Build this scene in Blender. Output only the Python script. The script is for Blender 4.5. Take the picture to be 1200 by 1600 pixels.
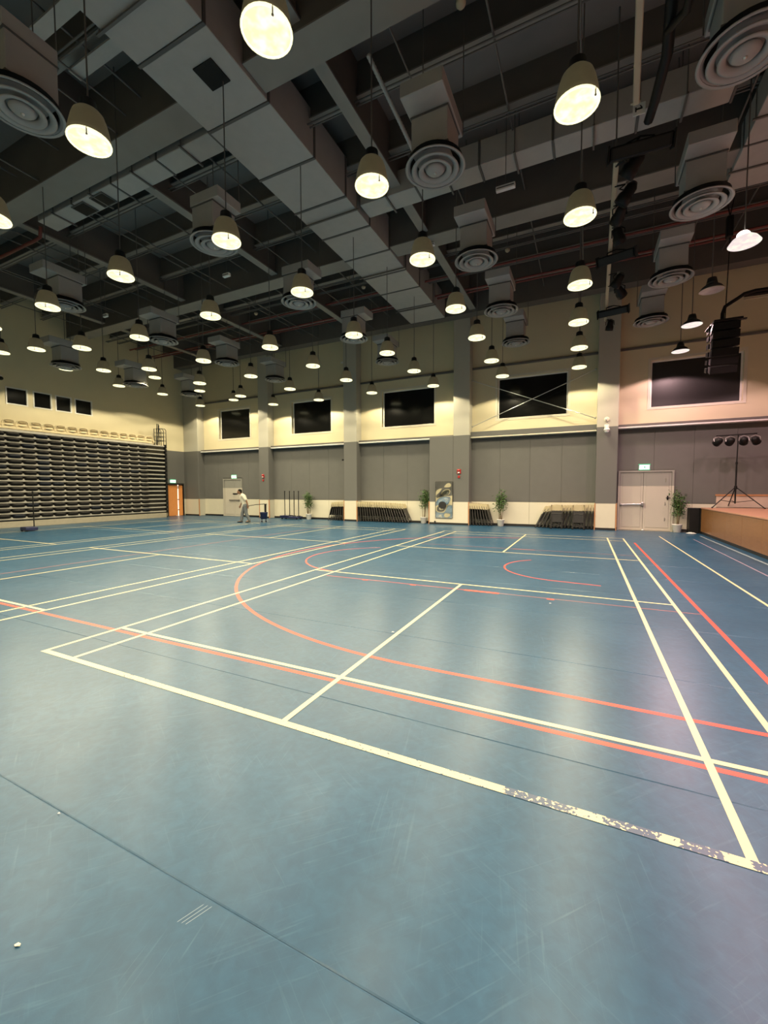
import bpy, bmesh, math, random
from mathutils import Vector, Matrix, Euler

for o in list(bpy.data.objects):
    bpy.data.objects.remove(o, do_unlink=True)
SC = bpy.context.scene
COL = SC.collection
PI = math.pi
rnd = random.Random(7)

# ------------------------------------------------------------------ camera
F_PX, CAM, YAW, PITCH, ROLL = 650.43, Vector((4.925, -2.234, 1.627)), -.44961, -.05419, -.00239
fw = Vector((math.sin(YAW) * math.cos(PITCH), math.cos(YAW) * math.cos(PITCH), math.sin(PITCH)))
rt0 = Vector((math.cos(YAW), -math.sin(YAW), 0))
up0 = rt0.cross(fw)
RT = rt0 * math.cos(ROLL) + up0 * math.sin(ROLL)
UP = up0 * math.cos(ROLL) - rt0 * math.sin(ROLL)
cd = bpy.data.cameras.new('camera')
cd.sensor_fit = 'AUTO'
cd.sensor_width = 36
cd.lens = F_PX / 1600 * 36
cd.clip_start = .05
cam = bpy.data.objects.new('camera', cd)
COL.objects.link(cam)
cam.matrix_world = Matrix(((RT.x, UP.x, -fw.x, CAM.x), (RT.y, UP.y, -fw.y, CAM.y), (RT.z, UP.z, -fw.z, CAM.z), (0, 0, 0, 1)))
SC.camera = cam

# ------------------------------------------------------------------ world, exposure
w = bpy.data.worlds.new('world')
SC.world = w
w.use_nodes = True
w.node_tree.nodes['Background'].inputs[0].default_value = (.6, .6, .6, 1)
w.node_tree.nodes['Background'].inputs[1].default_value = .02
SC.view_settings.view_transform = 'Standard'
SC.view_settings.look = 'None'
SC.view_settings.gamma = 1
SC.view_settings.exposure = 0.0
SC.view_settings.use_curve_mapping = False
LAMP_W = 330          # watts of each high-bay spot
STAGE_W = 430
LAMP_COL = (1.0, .87, .57)
STAGE_COL = (1.0, .62, .62)


# pixel of the photograph -> point on a known plane
def ray(x, y):
    return RT * ((x - 600) / F_PX) + UP * ((800 - y) / F_PX) + fw


def onz(x, y, z=0.):
    d = ray(x, y)
    return CAM + d * ((z - CAM.z) / d.z)


def ony(x, y, Y):
    d = ray(x, y)
    return CAM + d * ((Y - CAM.y) / d.y)


def onx(x, y, X):
    d = ray(x, y)
    return CAM + d * ((X - CAM.x) / d.x)


# ------------------------------------------------------------------ materials
def lin(c):
    return tuple((v / 12.92 if v <= .04045 else ((v + .055) / 1.055) ** 2.4) for v in c)


def mat(name, c, rough=.6, metal=0., var=.12, scale=6., bump=0., bscale=60., emit=0., ecol=None, spec=.5):
    m = bpy.data.materials.new(name)
    m.use_nodes = True
    nt = m.node_tree
    b = nt.nodes['Principled BSDF']
    b.inputs['Roughness'].default_value = rough
    b.inputs['Metallic'].default_value = metal
    b.inputs['Specular IOR Level'].default_value = spec
    tc = nt.nodes.new('ShaderNodeTexCoord')
    n = nt.nodes.new('ShaderNodeTexNoise')
    n.inputs['Scale'].default_value = scale
    n.inputs['Detail'].default_value = 4
    nt.links.new(tc.outputs['Object'], n.inputs['Vector'])
    mx = nt.nodes.new('ShaderNodeMix')
    mx.data_type = 'RGBA'
    mx.inputs[6].default_value = tuple(v * (1 - var) for v in c) + (1,)
    mx.inputs[7].default_value = tuple(min(1, v * (1 + var)) for v in c) + (1,)
    nt.links.new(n.outputs['Fac'], mx.inputs[0])
    nt.links.new(mx.outputs[2], b.inputs['Base Color'])
    if bump:
        n2 = nt.nodes.new('ShaderNodeTexNoise')
        n2.inputs['Scale'].default_value = bscale
        nt.links.new(tc.outputs['Object'], n2.inputs['Vector'])
        bp = nt.nodes.new('ShaderNodeBump')
        bp.inputs['Strength'].default_value = bump
        bp.inputs['Distance'].default_value = .01
        nt.links.new(n2.outputs['Fac'], bp.inputs['Height'])
        nt.links.new(bp.outputs['Normal'], b.inputs['Normal'])
    if emit:
        b.inputs['Emission Color'].default_value = (ecol or c) + (1,)
        b.inputs['Emission Strength'].default_value = emit
    return m


def wood(name, a, b_, rough, scale=(1, 14, 14), dist=3.):
    m = mat(name, a, rough)
    nt = m.node_tree
    tc = nt.nodes.new('ShaderNodeTexCoord')
    mp = nt.nodes.new('ShaderNodeMapping')
    mp.inputs['Scale'].default_value = scale
    n = nt.nodes.new('ShaderNodeTexNoise')
    n.inputs['Scale'].default_value = 2.2
    n.inputs['Detail'].default_value = 8
    n.inputs['Distortion'].default_value = dist
    r = nt.nodes.new('ShaderNodeValToRGB')
    r.color_ramp.elements[0].position = .3
    r.color_ramp.elements[1].position = .7
    r.color_ramp.elements[0].color = a + (1,)
    r.color_ramp.elements[1].color = b_ + (1,)
    nt.links.new(tc.outputs['Object'], mp.inputs[0])
    nt.links.new(mp.outputs[0], n.inputs[0])
    nt.links.new(n.outputs[0], r.inputs[0])
    nt.links.new(r.outputs[0], nt.nodes['Principled BSDF'].inputs['Base Color'])
    return m


def floor_material():
    m = mat('blue_vinyl', (.05, .14, .25), .3, spec=.3)
    nt = m.node_tree
    L = nt.links.new
    b = nt.nodes['Principled BSDF']
    geo = nt.nodes.new('ShaderNodeNewGeometry')

    def noise(scale, detail, dist=0., stretch=None, rot=0.):
        n = nt.nodes.new('ShaderNodeTexNoise')
        n.inputs['Scale'].default_value = scale
        n.inputs['Detail'].default_value = detail
        n.inputs['Distortion'].default_value = dist
        if stretch:
            mr = nt.nodes.new('ShaderNodeMapping')
            mr.inputs['Rotation'].default_value = (0, 0, rot)
            mp = nt.nodes.new('ShaderNodeMapping')
            mp.inputs['Scale'].default_value = stretch
            L(geo.outputs['Position'], mr.inputs[0])
            L(mr.outputs[0], mp.inputs[0])
            L(mp.outputs[0], n.inputs[0])
        else:
            L(geo.outputs['Position'], n.inputs[0])
        return n.outputs['Fac']

    def ramp(s, p0, p1, c0=(0, 0, 0, 1), c1=(1, 1, 1, 1)):
        r = nt.nodes.new('ShaderNodeValToRGB')
        r.color_ramp.elements[0].position = p0
        r.color_ramp.elements[1].position = p1
        r.color_ramp.elements[0].color = c0
        r.color_ramp.elements[1].color = c1
        L(s, r.inputs[0])
        return r.outputs[0]

    def mix(f, a, c, blend='MIX'):
        x = nt.nodes.new('ShaderNodeMix')
        x.data_type = 'RGBA'
        x.blend_type = blend
        if isinstance(f, float):
            x.inputs[0].default_value = f
        else:
            L(f, x.inputs[0])
        L(a, x.inputs[6])
        if isinstance(c, tuple):
            x.inputs[7].default_value = c
        else:
            L(c, x.inputs[7])
        return x.outputs[2]
    base = ramp(noise(.9, 6), .3, .72, FLOOR_A, FLOOR_B)
    fine = ramp(noise(16., 8, .5), .35, .75, (.75, .78, .8, 1), (1.12, 1.1, 1.08, 1))
    c = mix(.8, base, fine, 'MULTIPLY')
    for rot, st_ in ((.5, 60.), (-.75, 45.), (1.35, 70.), (2.3, 50.)):
        sc = ramp(noise(1., 3, .8, (2.6, st_, 1), rot), .60, .76)
        mask = ramp(noise(1.7 + rot * .3, 3), .42, .66)
        mm = nt.nodes.new('ShaderNodeMath')
        mm.operation = 'MULTIPLY'
        L(sc, mm.inputs[0])
        L(mask, mm.inputs[1])
        m2 = nt.nodes.new('ShaderNodeMath')
        m2.operation = 'MULTIPLY'
        m2.inputs[1].default_value = .20
        L(mm.outputs[0], m2.inputs[0])
        c = mix(m2.outputs[0], c, (.13, .24, .33, 1))
    L(c, b.inputs['Base Color'])
    ro = nt.nodes.new('ShaderNodeMath')
    ro.operation = 'MULTIPLY_ADD'
    ro.inputs[1].default_value = .10
    ro.inputs[2].default_value = .27
    L(noise(5., 4), ro.inputs[0])
    L(ro.outputs[0], b.inputs['Roughness'])
    bp = nt.nodes.new('ShaderNodeBump')
    bp.inputs['Strength'].default_value = .06
    bp.inputs['Distance'].default_value = .01
    L(noise(30., 4), bp.inputs['Height'])
    L(bp.outputs[0], b.inputs['Normal'])
    return m


FLOOR_A = (.016, .066, .130, 1)
FLOOR_B = (.024, .086, .162, 1)


def wall_paint(name='wall_paint', c=(.62, .55, .37), z0=1.05, z1=4.05, band=None):
    """cream wainscot zone, grey band, cream above: paint limits by height"""
    m = mat(name, c, .6, var=.04, scale=2., bump=.05)
    nt = m.node_tree
    geo = nt.nodes.new('ShaderNodeNewGeometry')
    sp = nt.nodes.new('ShaderNodeSeparateXYZ')
    nt.links.new(geo.outputs['Position'], sp.inputs[0])
    a = nt.nodes.new('ShaderNodeMath')
    a.operation = 'GREATER_THAN'
    a.inputs[1].default_value = z0
    c_ = nt.nodes.new('ShaderNodeMath')
    c_.operation = 'LESS_THAN'
    c_.inputs[1].default_value = z1
    d = nt.nodes.new('ShaderNodeMath')
    d.operation = 'MULTIPLY'
    nt.links.new(sp.outputs[2], a.inputs[0])
    nt.links.new(sp.outputs[2], c_.inputs[0])
    nt.links.new(a.outputs[0], d.inputs[0])
    nt.links.new(c_.outputs[0], d.inputs[1])
    b = nt.nodes['Principled BSDF']
    src = b.inputs['Base Color'].links[0].from_socket
    mx = nt.nodes.new('ShaderNodeMix')
    mx.data_type = 'RGBA'
    mx.inputs[7].default_value = band or GREY_BAND
    nt.links.new(d.outputs[0], mx.inputs[0])
    nt.links.new(src, mx.inputs[6])
    nt.links.new(mx.outputs[2], b.inputs['Base Color'])
    return m


GREY_BAND = (.115, .113, .108, 1)
M = {}
M['floor'] = floor_material()
M['paint'] = wall_paint()
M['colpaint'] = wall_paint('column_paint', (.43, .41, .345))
M['panel'] = mat('grey_acoustic', (.115, .113, .108), .85, var=.08, scale=3, bump=.15, bscale=200)
M['cream'] = mat('cream_board', (.60, .56, .45), .5, var=.03)
M['white'] = mat('white_paint', (.7, .69, .66), .45, var=.03)
M['blackbase'] = mat('black_base', (.012, .011, .011), .5)
M['strip'] = mat('corner_wood', (.42, .2, .09), .5)
M['pane'] = mat('dark_pane', (.004, .004, .004), .16, var=.0)
M['blind'] = mat('black_blind', (.012, .011, .011), .45, var=.3, scale=3)
M['deck'] = mat('ceiling_deck', (.20, .19, .18), .8, var=.15, scale=1.5)
M['beam'] = mat('beam_paint', (.12, .11, .10), .7, var=.15, scale=2)
M['flange'] = mat('flange_paint', (.23, .22, .205), .6, var=.15, scale=2)
M['duct'] = mat('duct_foil', (.37, .365, .355), .55, var=.10, scale=4, bump=.25, bscale=14)
M['seam'] = mat('duct_seam', (.09, .09, .088), .6)
M['conduit'] = mat('conduit_grey', (.11, .105, .10), .5, var=.1)
M['red_pipe'] = mat('red_pipe', (.16, .035, .03), .5, var=.1)
M['diff'] = mat('diffuser_metal', (.32, .31, .30), .45, var=.05)
M['black'] = mat('black_metal', (.009, .009, .009), .45, var=.2, spec=.2)
M['blackp'] = mat('black_plastic', (.008, .008, .008), .45, var=.2, spec=.2)
M['nosing'] = mat('nosing_alu', (.34, .32, .285), .5, var=.06)
M['seat'] = mat('seat_black', (.009, .0075, .007), .5, var=.2, spec=.22)
M['seatblue'] = mat('seat_navy', (.005, .007, .014), .5, var=.2, spec=.22)
M['plinth'] = mat('plinth_beige', (.30, .27, .21), .6)
M['chair_cream'] = mat('chair_cream', (.62, .52, .33), .5, var=.08)
M['chair_back'] = mat('chair_back', (.46, .39, .24), .45, var=.1)
M['chair_dark'] = mat('chair_shade', (.30, .23, .12), .6)
M['orange'] = wood('orange_wood', (.60, .22, .06), (.72, .30, .10), .4, (14, 14, 1.2))
M['doorgrey'] = wall_paint('door_paint', (.47, .43, .37), 1.74, 9., (.24, .235, .215, 1))
M['steel'] = mat('steel', (.55, .54, .52), .3, 1., var=.05)
M['mirror'] = mat('mirror_sheet', (.8, .8, .79), .04, 1., var=.0)
M['stagewood'] = wood('stage_front_wood', (.17, .075, .026), (.23, .105, .038), .3, (14, 1.0, 5))
M['stagedeck'] = wood('stage_deck_wood', (.34, .17, .11), (.42, .22, .145), .4, (1., 12, 5))
M['pinkboard'] = mat('stage_board', (.55, .42, .34), .5)
M['pot'] = mat('white_pot', (.60, .58, .54), .4, var=.03)
M['leaf'] = mat('leaf_green', (.05, .11, .025), .5, var=.5, scale=20)
M['stem'] = mat('plant_stem', (.13, .09, .045), .8)
M['soil'] = mat('soil', (.03, .02, .012), .9)
M['tube'] = mat('chair_tube', (.09, .085, .08), .35, .6, var=.2)
M['chairseat'] = mat('chair_seat', (.028, .026, .025), .5)
M['lamp_top'] = mat('ballast_black', (.012, .011, .010), .5)
M['redbox'] = mat('alarm_red', (.35, .02, .02), .4)
M['bar'] = mat('bar_cream', (.40, .36, .26), .5)
M['navy'] = mat('navy_plastic', (.012, .016, .06), .4)
M['skin'] = mat('skin', (.19, .095, .055), .55)
M['shirt'] = mat('shirt_white', (.55, .52, .44), .85, var=.06)
M['trousers'] = mat('trousers_grey', (.11, .12, .13), .85, var=.1)
M['shoe'] = mat('shoe_dark', (.03, .028, .026), .5)
M['hair'] = mat('hair_black', (.008, .007, .006), .7, spec=.1)
M['paper'] = mat('paper_bit', (.75, .65, .5), .7)
M['paperw'] = mat('paper_white', (.75, .74, .72), .7)
M['line_w'] = mat('line_cream', (.62, .54, .33), .4, var=.06, scale=9)
M['line_r'] = mat('line_red', (.62, .055, .03), .4, var=.10, scale=9)
M['line_rf'] = mat('line_red_faded', (.30, .10, .10), .4, var=.15, scale=9)
M['line_b'] = mat('line_pale_blue', (.24, .32, .38), .4, var=.06, scale=9)
M['line_p'] = mat('line_pinkish', (.30, .24, .32), .4, var=.06, scale=9)
M['glassblack'] = mat('lens_dark', (.012, .012, .013), .35, spec=.3)
M['lit'] = mat('lit_gap', (1, .95, .8), .5, emit=1.2, ecol=(1, .93, .78))
M['exit_w'] = mat('exit_panel', (.8, 1, .88), .5, emit=1.3, ecol=(.72, 1., .82), var=0)
M['exit_g'] = mat('exit_green', (.05, .35, .18), .5, emit=.35, ecol=(.08, .6, .32), var=0)


def worn_line():
    m = mat('line_cream_worn', (.62, .54, .33), .4, var=.06, scale=9)
    nt = m.node_tree
    b = nt.nodes['Principled BSDF']
    src = b.inputs['Base Color'].links[0].from_socket
    geo = nt.nodes.new('ShaderNodeNewGeometry')
    sp = nt.nodes.new('ShaderNodeSeparateXYZ')
    nt.links.new(geo.outputs['Position'], sp.inputs[0])
    zone = nt.nodes.new('ShaderNodeValToRGB')     # where along the line the paint has been scuffed
    els = zone.color_ramp.elements
    els[0].position, els[0].color = 0., (.33,) * 3 + (1,)
    els[1].position, els[1].color = 1., (.33,) * 3 + (1,)
    for p, v in ((.18, .33), (.22, .43), (.27, .36), (.42, .36), (.50, .38), (.575, .36), (.745, .36), (.752, .60), (.80, .56),
                 (.81, .37), (.823, .37), (.83, .60), (.862, .60), (.868, .3), (.874, .3), (.879, .6), (.902, .6), (.907, .3),
                 (.918, .3), (.922, .6), (.95, .55), (.962, .4)):
        e = els.new(p)
        e.color = (v,) * 3 + (1,)
    dv = nt.nodes.new('ShaderNodeMath')
    dv.operation = 'DIVIDE'
    dv.inputs[1].default_value = 6.1
    nt.links.new(sp.outputs[0], dv.inputs[0])
    nt.links.new(dv.outputs[0], zone.inputs[0])
    n = nt.nodes.new('ShaderNodeTexNoise')
    n.inputs['Scale'].default_value = 55
    n.inputs['Detail'].default_value = 3
    nt.links.new(geo.outputs['Position'], n.inputs[0])
    lt = nt.nodes.new('ShaderNodeMath')
    lt.operation = 'LESS_THAN'
    nt.links.new(n.outputs['Fac'], lt.inputs[0])
    nt.links.new(zone.outputs[0], lt.inputs[1])
    mx = nt.nodes.new('ShaderNodeMix')
    mx.data_type = 'RGBA'
    mx.inputs[7].default_value = (.045, .075, .14, 1)
    nt.links.new(lt.outputs[0], mx.inputs[0])
    nt.links.new(src, mx.inputs[6])
    nt.links.new(mx.outputs[2], b.inputs['Base Color'])
    return m


M['line_worn'] = worn_line()


def lens_material(name, col, strength):
    """glowing lens: hot spots by lamp and reflector facets"""
    m = bpy.data.materials.new(name)
    m.use_nodes = True
    nt = m.node_tree
    b = nt.nodes['Principled BSDF']
    b.inputs['Base Color'].default_value = (.05, .05, .04, 1)
    b.inputs['Roughness'].default_value = .25
    tc = nt.nodes.new('ShaderNodeTexCoord')
    n = nt.nodes.new('ShaderNodeTexNoise')
    n.inputs['Scale'].default_value = 7
    n.inputs['Detail'].default_value = 2
    nt.links.new(tc.outputs['Object'], n.inputs[0])
    r = nt.nodes.new('ShaderNodeValToRGB')
    r.color_ramp.elements[0].position = .42
    r.color_ramp.elements[1].position = .72
    r.color_ramp.elements[0].color = tuple(v * .84 for v in col) + (1,)
    r.color_ramp.elements[1].color = (1, .99, .80, 1)
    nt.links.new(n.outputs[0], r.inputs[0])
    nt.links.new(r.outputs[0], b.inputs['Emission Color'])
    b.inputs['Emission Strength'].default_value = strength
    return m


M['lens'] = lens_material('lamp_lens', (1., .90, .50), 1.4)
M['lensrim'] = mat('lamp_lens_rim', (1, .95, .6), .4, emit=1.5, ecol=(1, .93, .55), var=0)
M['lens_pink'] = lens_material('stage_lamp_lens', (1., .84, .82), 1.1)
M['bulb'] = mat('bulb', (1, 1, 1), .4, emit=12, ecol=(1, .85, .74), var=0)
M['bell'] = mat('bell_acrylic', (.20, .175, .11), .45, emit=.035, ecol=(1, .85, .45), var=.15, scale=9)  # faint emission stands in for lamp light passing through the acrylic
M['bell2'] = mat('shade_dark', (.03, .026, .025), .5)
M['lensoff'] = mat('lens_off', (.45, .40, .40), .2, var=.4, scale=5)


# ------------------------------------------------------------------ mesh helpers
class MB:
    def __init__(s):
        s.v, s.f, s.s = [], [], []

    def add(s, vs, fs, smooth=False, T=None):
        n = len(s.v)
        for p in vs:
            p = Vector(p)
            s.v.append(T @ p if T is not None else p)
        for f in fs:
            s.f.append([n + i for i in f])
            s.s.append(smooth)
        return s

    def box(s, x0, x1, y0, y1, z0, z1, T=None):
        vs = [(x, y, z) for x in (x0, x1) for y in (y0, y1) for z in (z0, z1)]
        return s.add(vs, [(0, 1, 3, 2), (4, 6, 7, 5), (0, 4, 5, 1), (2, 3, 7, 6), (0, 2, 6, 4), (1, 5, 7, 3)], False, T)

    def cbox(s, x0, x1, y0, y1, z0, z1, c, T=None):
        """box with edges chamfered by c"""
        bm = bmesh.new()
        bmesh.ops.create_cube(bm, size=1)
        for v in bm.verts:
            v.co = Vector(((x0 + x1) / 2 + v.co.x * (x1 - x0), (y0 + y1) / 2 + v.co.y * (y1 - y0), (z0 + z1) / 2 + v.co.z * (z1 - z0)))
        bmesh.ops.bevel(bm, geom=bm.edges[:], offset=c, segments=1, affect='EDGES')
        bm.verts.index_update()
        vs = [v.co.copy() for v in bm.verts]
        fs = [[v.index for v in f.verts] for f in bm.faces]
        bm.free()
        return s.add(vs, fs, False, T)

    def cyl(s, p0, p1, r0, r1=None, n=12, caps=True, T=None):
        r1 = r0 if r1 is None else r1
        p0, p1 = Vector(p0), Vector(p1)
        d = (p1 - p0).normalized()
        a = d.orthogonal().normalized()
        b = d.cross(a)
        vs, fs = [], []
        for p, r in ((p0, r0), (p1, r1)):
            for i in range(n):
                t = 2 * PI * i / n
                vs.append(p + (a * math.cos(t) + b * math.sin(t)) * r)
        s.add(vs, [(i, (i + 1) % n, n + (i + 1) % n, n + i) for i in range(n)], True, T)
        if caps:
            s.add(vs[:n], [list(range(n))[::-1]], False, T)
            s.add(vs[n:], [list(range(n))], False, T)
        return s

    def tube(s, pts, r, n=8, T=None, closed=False):
        pts = [Vector(p) for p in pts]
        rings = []
        a = None
        for i, p in enumerate(pts):
            if closed:
                d = (pts[(i + 1) % len(pts)] - pts[i - 1]).normalized()
            else:
                d = (pts[min(i + 1, len(pts) - 1)] - pts[max(i - 1, 0)]).normalized()
            a = d.orthogonal().normalized() if a is None else (a - d * a.dot(d)).normalized()
            b = d.cross(a)
            rr = r[i] if isinstance(r, (list, tuple)) else r
            rings.append([p + (a * math.cos(2 * PI * k / n) + b * math.sin(2 * PI * k / n)) * rr for k in range(n)])
        vs = [q for g in rings for q in g]
        m = len(pts)
        fs = []
        for i in range(m if closed else m - 1):
            j = (i + 1) % m
            for k in range(n):
                fs.append((i * n + k, i * n + (k + 1) % n, j * n + (k + 1) % n, j * n + k))
        s.add(vs, fs, True, T)
        if not closed:
            s.add(rings[0], [list(range(n))[::-1]], False, T)
            s.add(rings[-1], [list(range(n))], False, T)
        return s

    def lathe(s, prof, n=24, c=(0, 0, 0), T=None, closed=False):
        c = Vector(c)
        vs, fs = [], []
        for r, z in prof:
            for i in range(n):
                t = 2 * PI * i / n
                vs.append(c + Vector((r * math.cos(t), r * math.sin(t), z)))
        m = len(prof)
        for j in range(m if closed else m - 1):
            k = (j + 1) % m
            for i in range(n):
                fs.append((j * n + i, j * n + (i + 1) % n, k * n + (i + 1) % n, k * n + i))
        return s.add(vs, fs, True, T)

    def ell(s, c, r, nu=14, nv=9, T=None):
        c = Vector(c)
        vs, fs = [], []
        for j in range(nv + 1):
            ph = PI * j / nv
            for i in range(nu):
                t = 2 * PI * i / nu
                vs.append(c + Vector((r[0] * math.sin(ph) * math.cos(t), r[1] * math.sin(ph) * math.sin(t), r[2] * math.cos(ph))))
        for j in range(nv):
            for i in range(nu):
                fs.append((j * nu + i, (j + 1) * nu + i, (j + 1) * nu + (i + 1) % nu, j * nu + (i + 1) % nu))
        return s.add(vs, fs, True, T)

    def mesh(s, name, m, off=None):
        me = bpy.data.meshes.new(name)
        vs = [tuple(v - off) for v in s.v] if off is not None else [tuple(v) for v in s.v]
        me.from_pydata(vs, [], s.f)
        me.polygons.foreach_set('use_smooth', s.s)
        me.materials.append(m)
        me.update()
        return me


def tag(o, label=None, cat=None, group=None, kind=None):
    if label:
        o['label'] = label
    if cat:
        o['category'] = cat
    if group:
        o['group'] = group
    if kind:
        o['kind'] = kind
    return o


def thing(name, label, cat, loc=(0, 0, 0), group=None):
    o = bpy.data.objects.new(name, None)
    COL.objects.link(o)
    o.empty_display_size = .2
    o.location = loc
    return tag(o, label, cat, group)


def part(parent, name, mb, m, root=None):
    """mesh given in world coordinates, stored relative to its (unrotated) root"""
    r = root or parent
    o = bpy.data.objects.new(name, mb.mesh(name, M[m] if isinstance(m, str) else m, Vector(r.location)))
    COL.objects.link(o)
    o.parent = parent
    return o


def lpart(parent, name, mb, m):
    """mesh given in the parent's own coordinates"""
    o = bpy.data.objects.new(name, mb.mesh(name, M[m] if isinstance(m, str) else m))
    COL.objects.link(o)
    o.parent = parent
    return o


def shared(parent, name, me, loc=(0, 0, 0), rot=(0, 0, 0)):
    o = bpy.data.objects.new(name, me)
    COL.objects.link(o)
    o.parent = parent
    o.location = loc
    o.rotation_euler = rot
    return o


def copy_tree(o, parent=None):
    c = o.copy()
    COL.objects.link(c)
    c.parent = parent
    for ch in list(KIDS.get(o.name, [])):
        copy_tree(ch, c)
    return c


KIDS = {}


def note_kids(root):
    KIDS[root.name] = list(root.children)
    for c in root.children:
        note_kids(c)


def struct(name, mb, m, label=None):
    o = bpy.data.objects.new(name, mb.mesh(name, M[m]))
    COL.objects.link(o)
    o['kind'] = 'structure'
    if label:
        o['label'] = label
    return o


# ------------------------------------------------------------------ room shell
XL, XR, YN, YF, YC, ZC = -18.2, 14.0, -6.0, 16.8, 16.3, 10.45
floor = struct('floor', MB().box(XL, XR, YN, YF, -.25, -.012), 'floor', 'blue vinyl sports hall floor with painted court lines')
SW = 1.545
edges = [YN] + [-1.12 + SW * i for i in range(-3, 12) if YN + .3 < -1.12 + SW * i < YF - .2] + [YF]
for a, b in zip(edges[:-1], edges[1:]):
    g = .0006
    o = MB()
    x0, x1, y0, y1 = XL, XR, a + g, b - g
    e = .006
    vs = [(x0, y0, -.012), (x1, y0, -.012), (x1, y1, -.012), (x0, y1, -.012), (x0, y0, -.002), (x1, y0, -.002), (x1, y1, -.002), (x0, y1, -.002),
          (x0, y0 + e, 0), (x1, y0 + e, 0), (x1, y1 - e, 0), (x0, y1 - e, 0)]
    o.add(vs, [(0, 1, 5, 4), (2, 3, 7, 6), (4, 5, 9, 8), (6, 7, 11, 10), (8, 9, 10, 11), (1, 2, 6, 5), (3, 0, 4, 7), (5, 6, 10, 9), (7, 4, 8, 11)])
    lpart(floor, 'vinyl_sheet', o, 'floor')

ceiling = struct('ceiling', MB().box(XL, XR, YN, YF, ZC, ZC + .3), 'deck', 'dark grey exposed ceiling deck with steel beams')

# far wall with window openings (recessed face at YF)
WIN = [(-15.6, -13.1), (-10.0, -7.4), (-4.35, -1.6), (1.34, 4.2), (7.1, 9.9)]
WZ0, WZ1 = 4.75, 6.52
fwall = MB()
fwall.box(XL - .4, XR + .4, YF, YF + .4, -.25, WZ0)
fwall.box(XL - .4, XR + .4, YF, YF + .4, WZ1, ZC + .3)
xs = [XL - .4] + [v for a in WIN for v in a] + [XR + .4]
for i in range(0, len(xs), 2):
    fwall.box(xs[i], xs[i + 1], YF, YF + .4, WZ0, WZ1)
wall_back = struct('wall_back', fwall, 'paint', 'far wall painted cream and grey with columns and high dark windows')
COLS = [(XL, -16.93), (-12.0, -11.3), (-6.315, -5.555), (-.52, .22), (5.29, 6.03), (11.05, 11.8)]
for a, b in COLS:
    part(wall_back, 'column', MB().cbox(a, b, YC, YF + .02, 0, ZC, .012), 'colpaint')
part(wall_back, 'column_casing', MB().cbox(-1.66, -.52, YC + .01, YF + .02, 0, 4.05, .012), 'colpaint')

lw = MB()
LWIN = [(7.28, 8.1), (8.3, 9.06), (9.2, 9.92), (10.05, 10.88)]
LZ0, LZ1 = 5.45, 6.22
DY0, DY1, DZ = 15.1, 16.17, 1.98
lw.box(XL - .35, XL, YN, DY0, 0 - .25, LZ0)
lw.box(XL - .35, XL, DY1, YF, 0 - .25, LZ0)
lw.box(XL - .35, XL, DY0, DY1, DZ, LZ0)
lw.box(XL - .35, XL, YN, YF, LZ1, ZC + .3)
ys = [YN] + [v for a in LWIN for v in a] + [YF]
for i in range(0, len(ys), 2):
    lw.box(XL - .35, XL, ys[i], ys[i + 1], LZ0, LZ1)
wall_left = struct('wall_left', lw, 'paint', 'left side wall, grey below and cream above, behind the tiered seating')
wall_right = struct('wall_right', MB().box(XR, XR + .3, YN, YF, -.25, ZC + .3), 'paint', 'plain wall behind the stage')
wall_front = struct('wall_front', MB().box(XL, XR, YN - .3, YN, -.25, ZC + .3), 'paint', 'plain wall facing the far windows')

# windows
for i, (a, b) in enumerate(WIN):
    t, d = .055, .05
    fr = MB()
    y0, y1 = YF + .14, YF + .2
    fr.box(a, a + t, y0, y1, WZ0, WZ1).box(b - t, b, y0, y1, WZ0, WZ1)
    fr.box(a + t, b - t, y0, y1, WZ0, WZ0 + .03).box(a + t, b - t, y0, y1, WZ1 - t, WZ1)
    wdw = struct('window_%d' % (i + 1), fr, 'white', 'high window filled with a black blind, ' + ('beside the stage speaker' if i == 4 else 'between the wall columns'))
    part(wdw, 'window_pane', MB().box(a + t, b - t, YF + .165, YF + .175, WZ0 + .03, WZ1 - t), 'pane' if i < 4 else 'blind')
    lin_ = MB()
    s = .09
    lin_.box(a - s, a, YF - .012, YF + .0, WZ0 - s, WZ1 + s).box(b, b + s, YF - .012, YF, WZ0 - s, WZ1 + s)
    lin_.box(a, b, YF - .012, YF, WZ1, WZ1 + s).box(a, b, YF - .012, YF, WZ0 - s, WZ0)
    part(wdw, 'window_casing', lin_, 'cream')
for i, (a, b) in enumerate(LWIN):
    t = .05
    fr = MB()
    x0, x1 = XL - .07, XL + .02
    fr.box(x0, x1, a, a + t, LZ0, LZ1).box(x0, x1, b - t, b, LZ0, LZ1)
    fr.box(x0, x1, a + t, b - t, LZ0, LZ0 + t).box(x0, x1, a + t, b - t, LZ1 - t, LZ1)
    wdw = struct('window_%d' % (i + 6), fr, 'white', 'small dark control room window in the left wall')
    part(wdw, 'window_pane', MB().box(XL - .05, XL - .04, a + t, b - t, LZ0 + t, LZ1 - t), 'pane')

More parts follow.
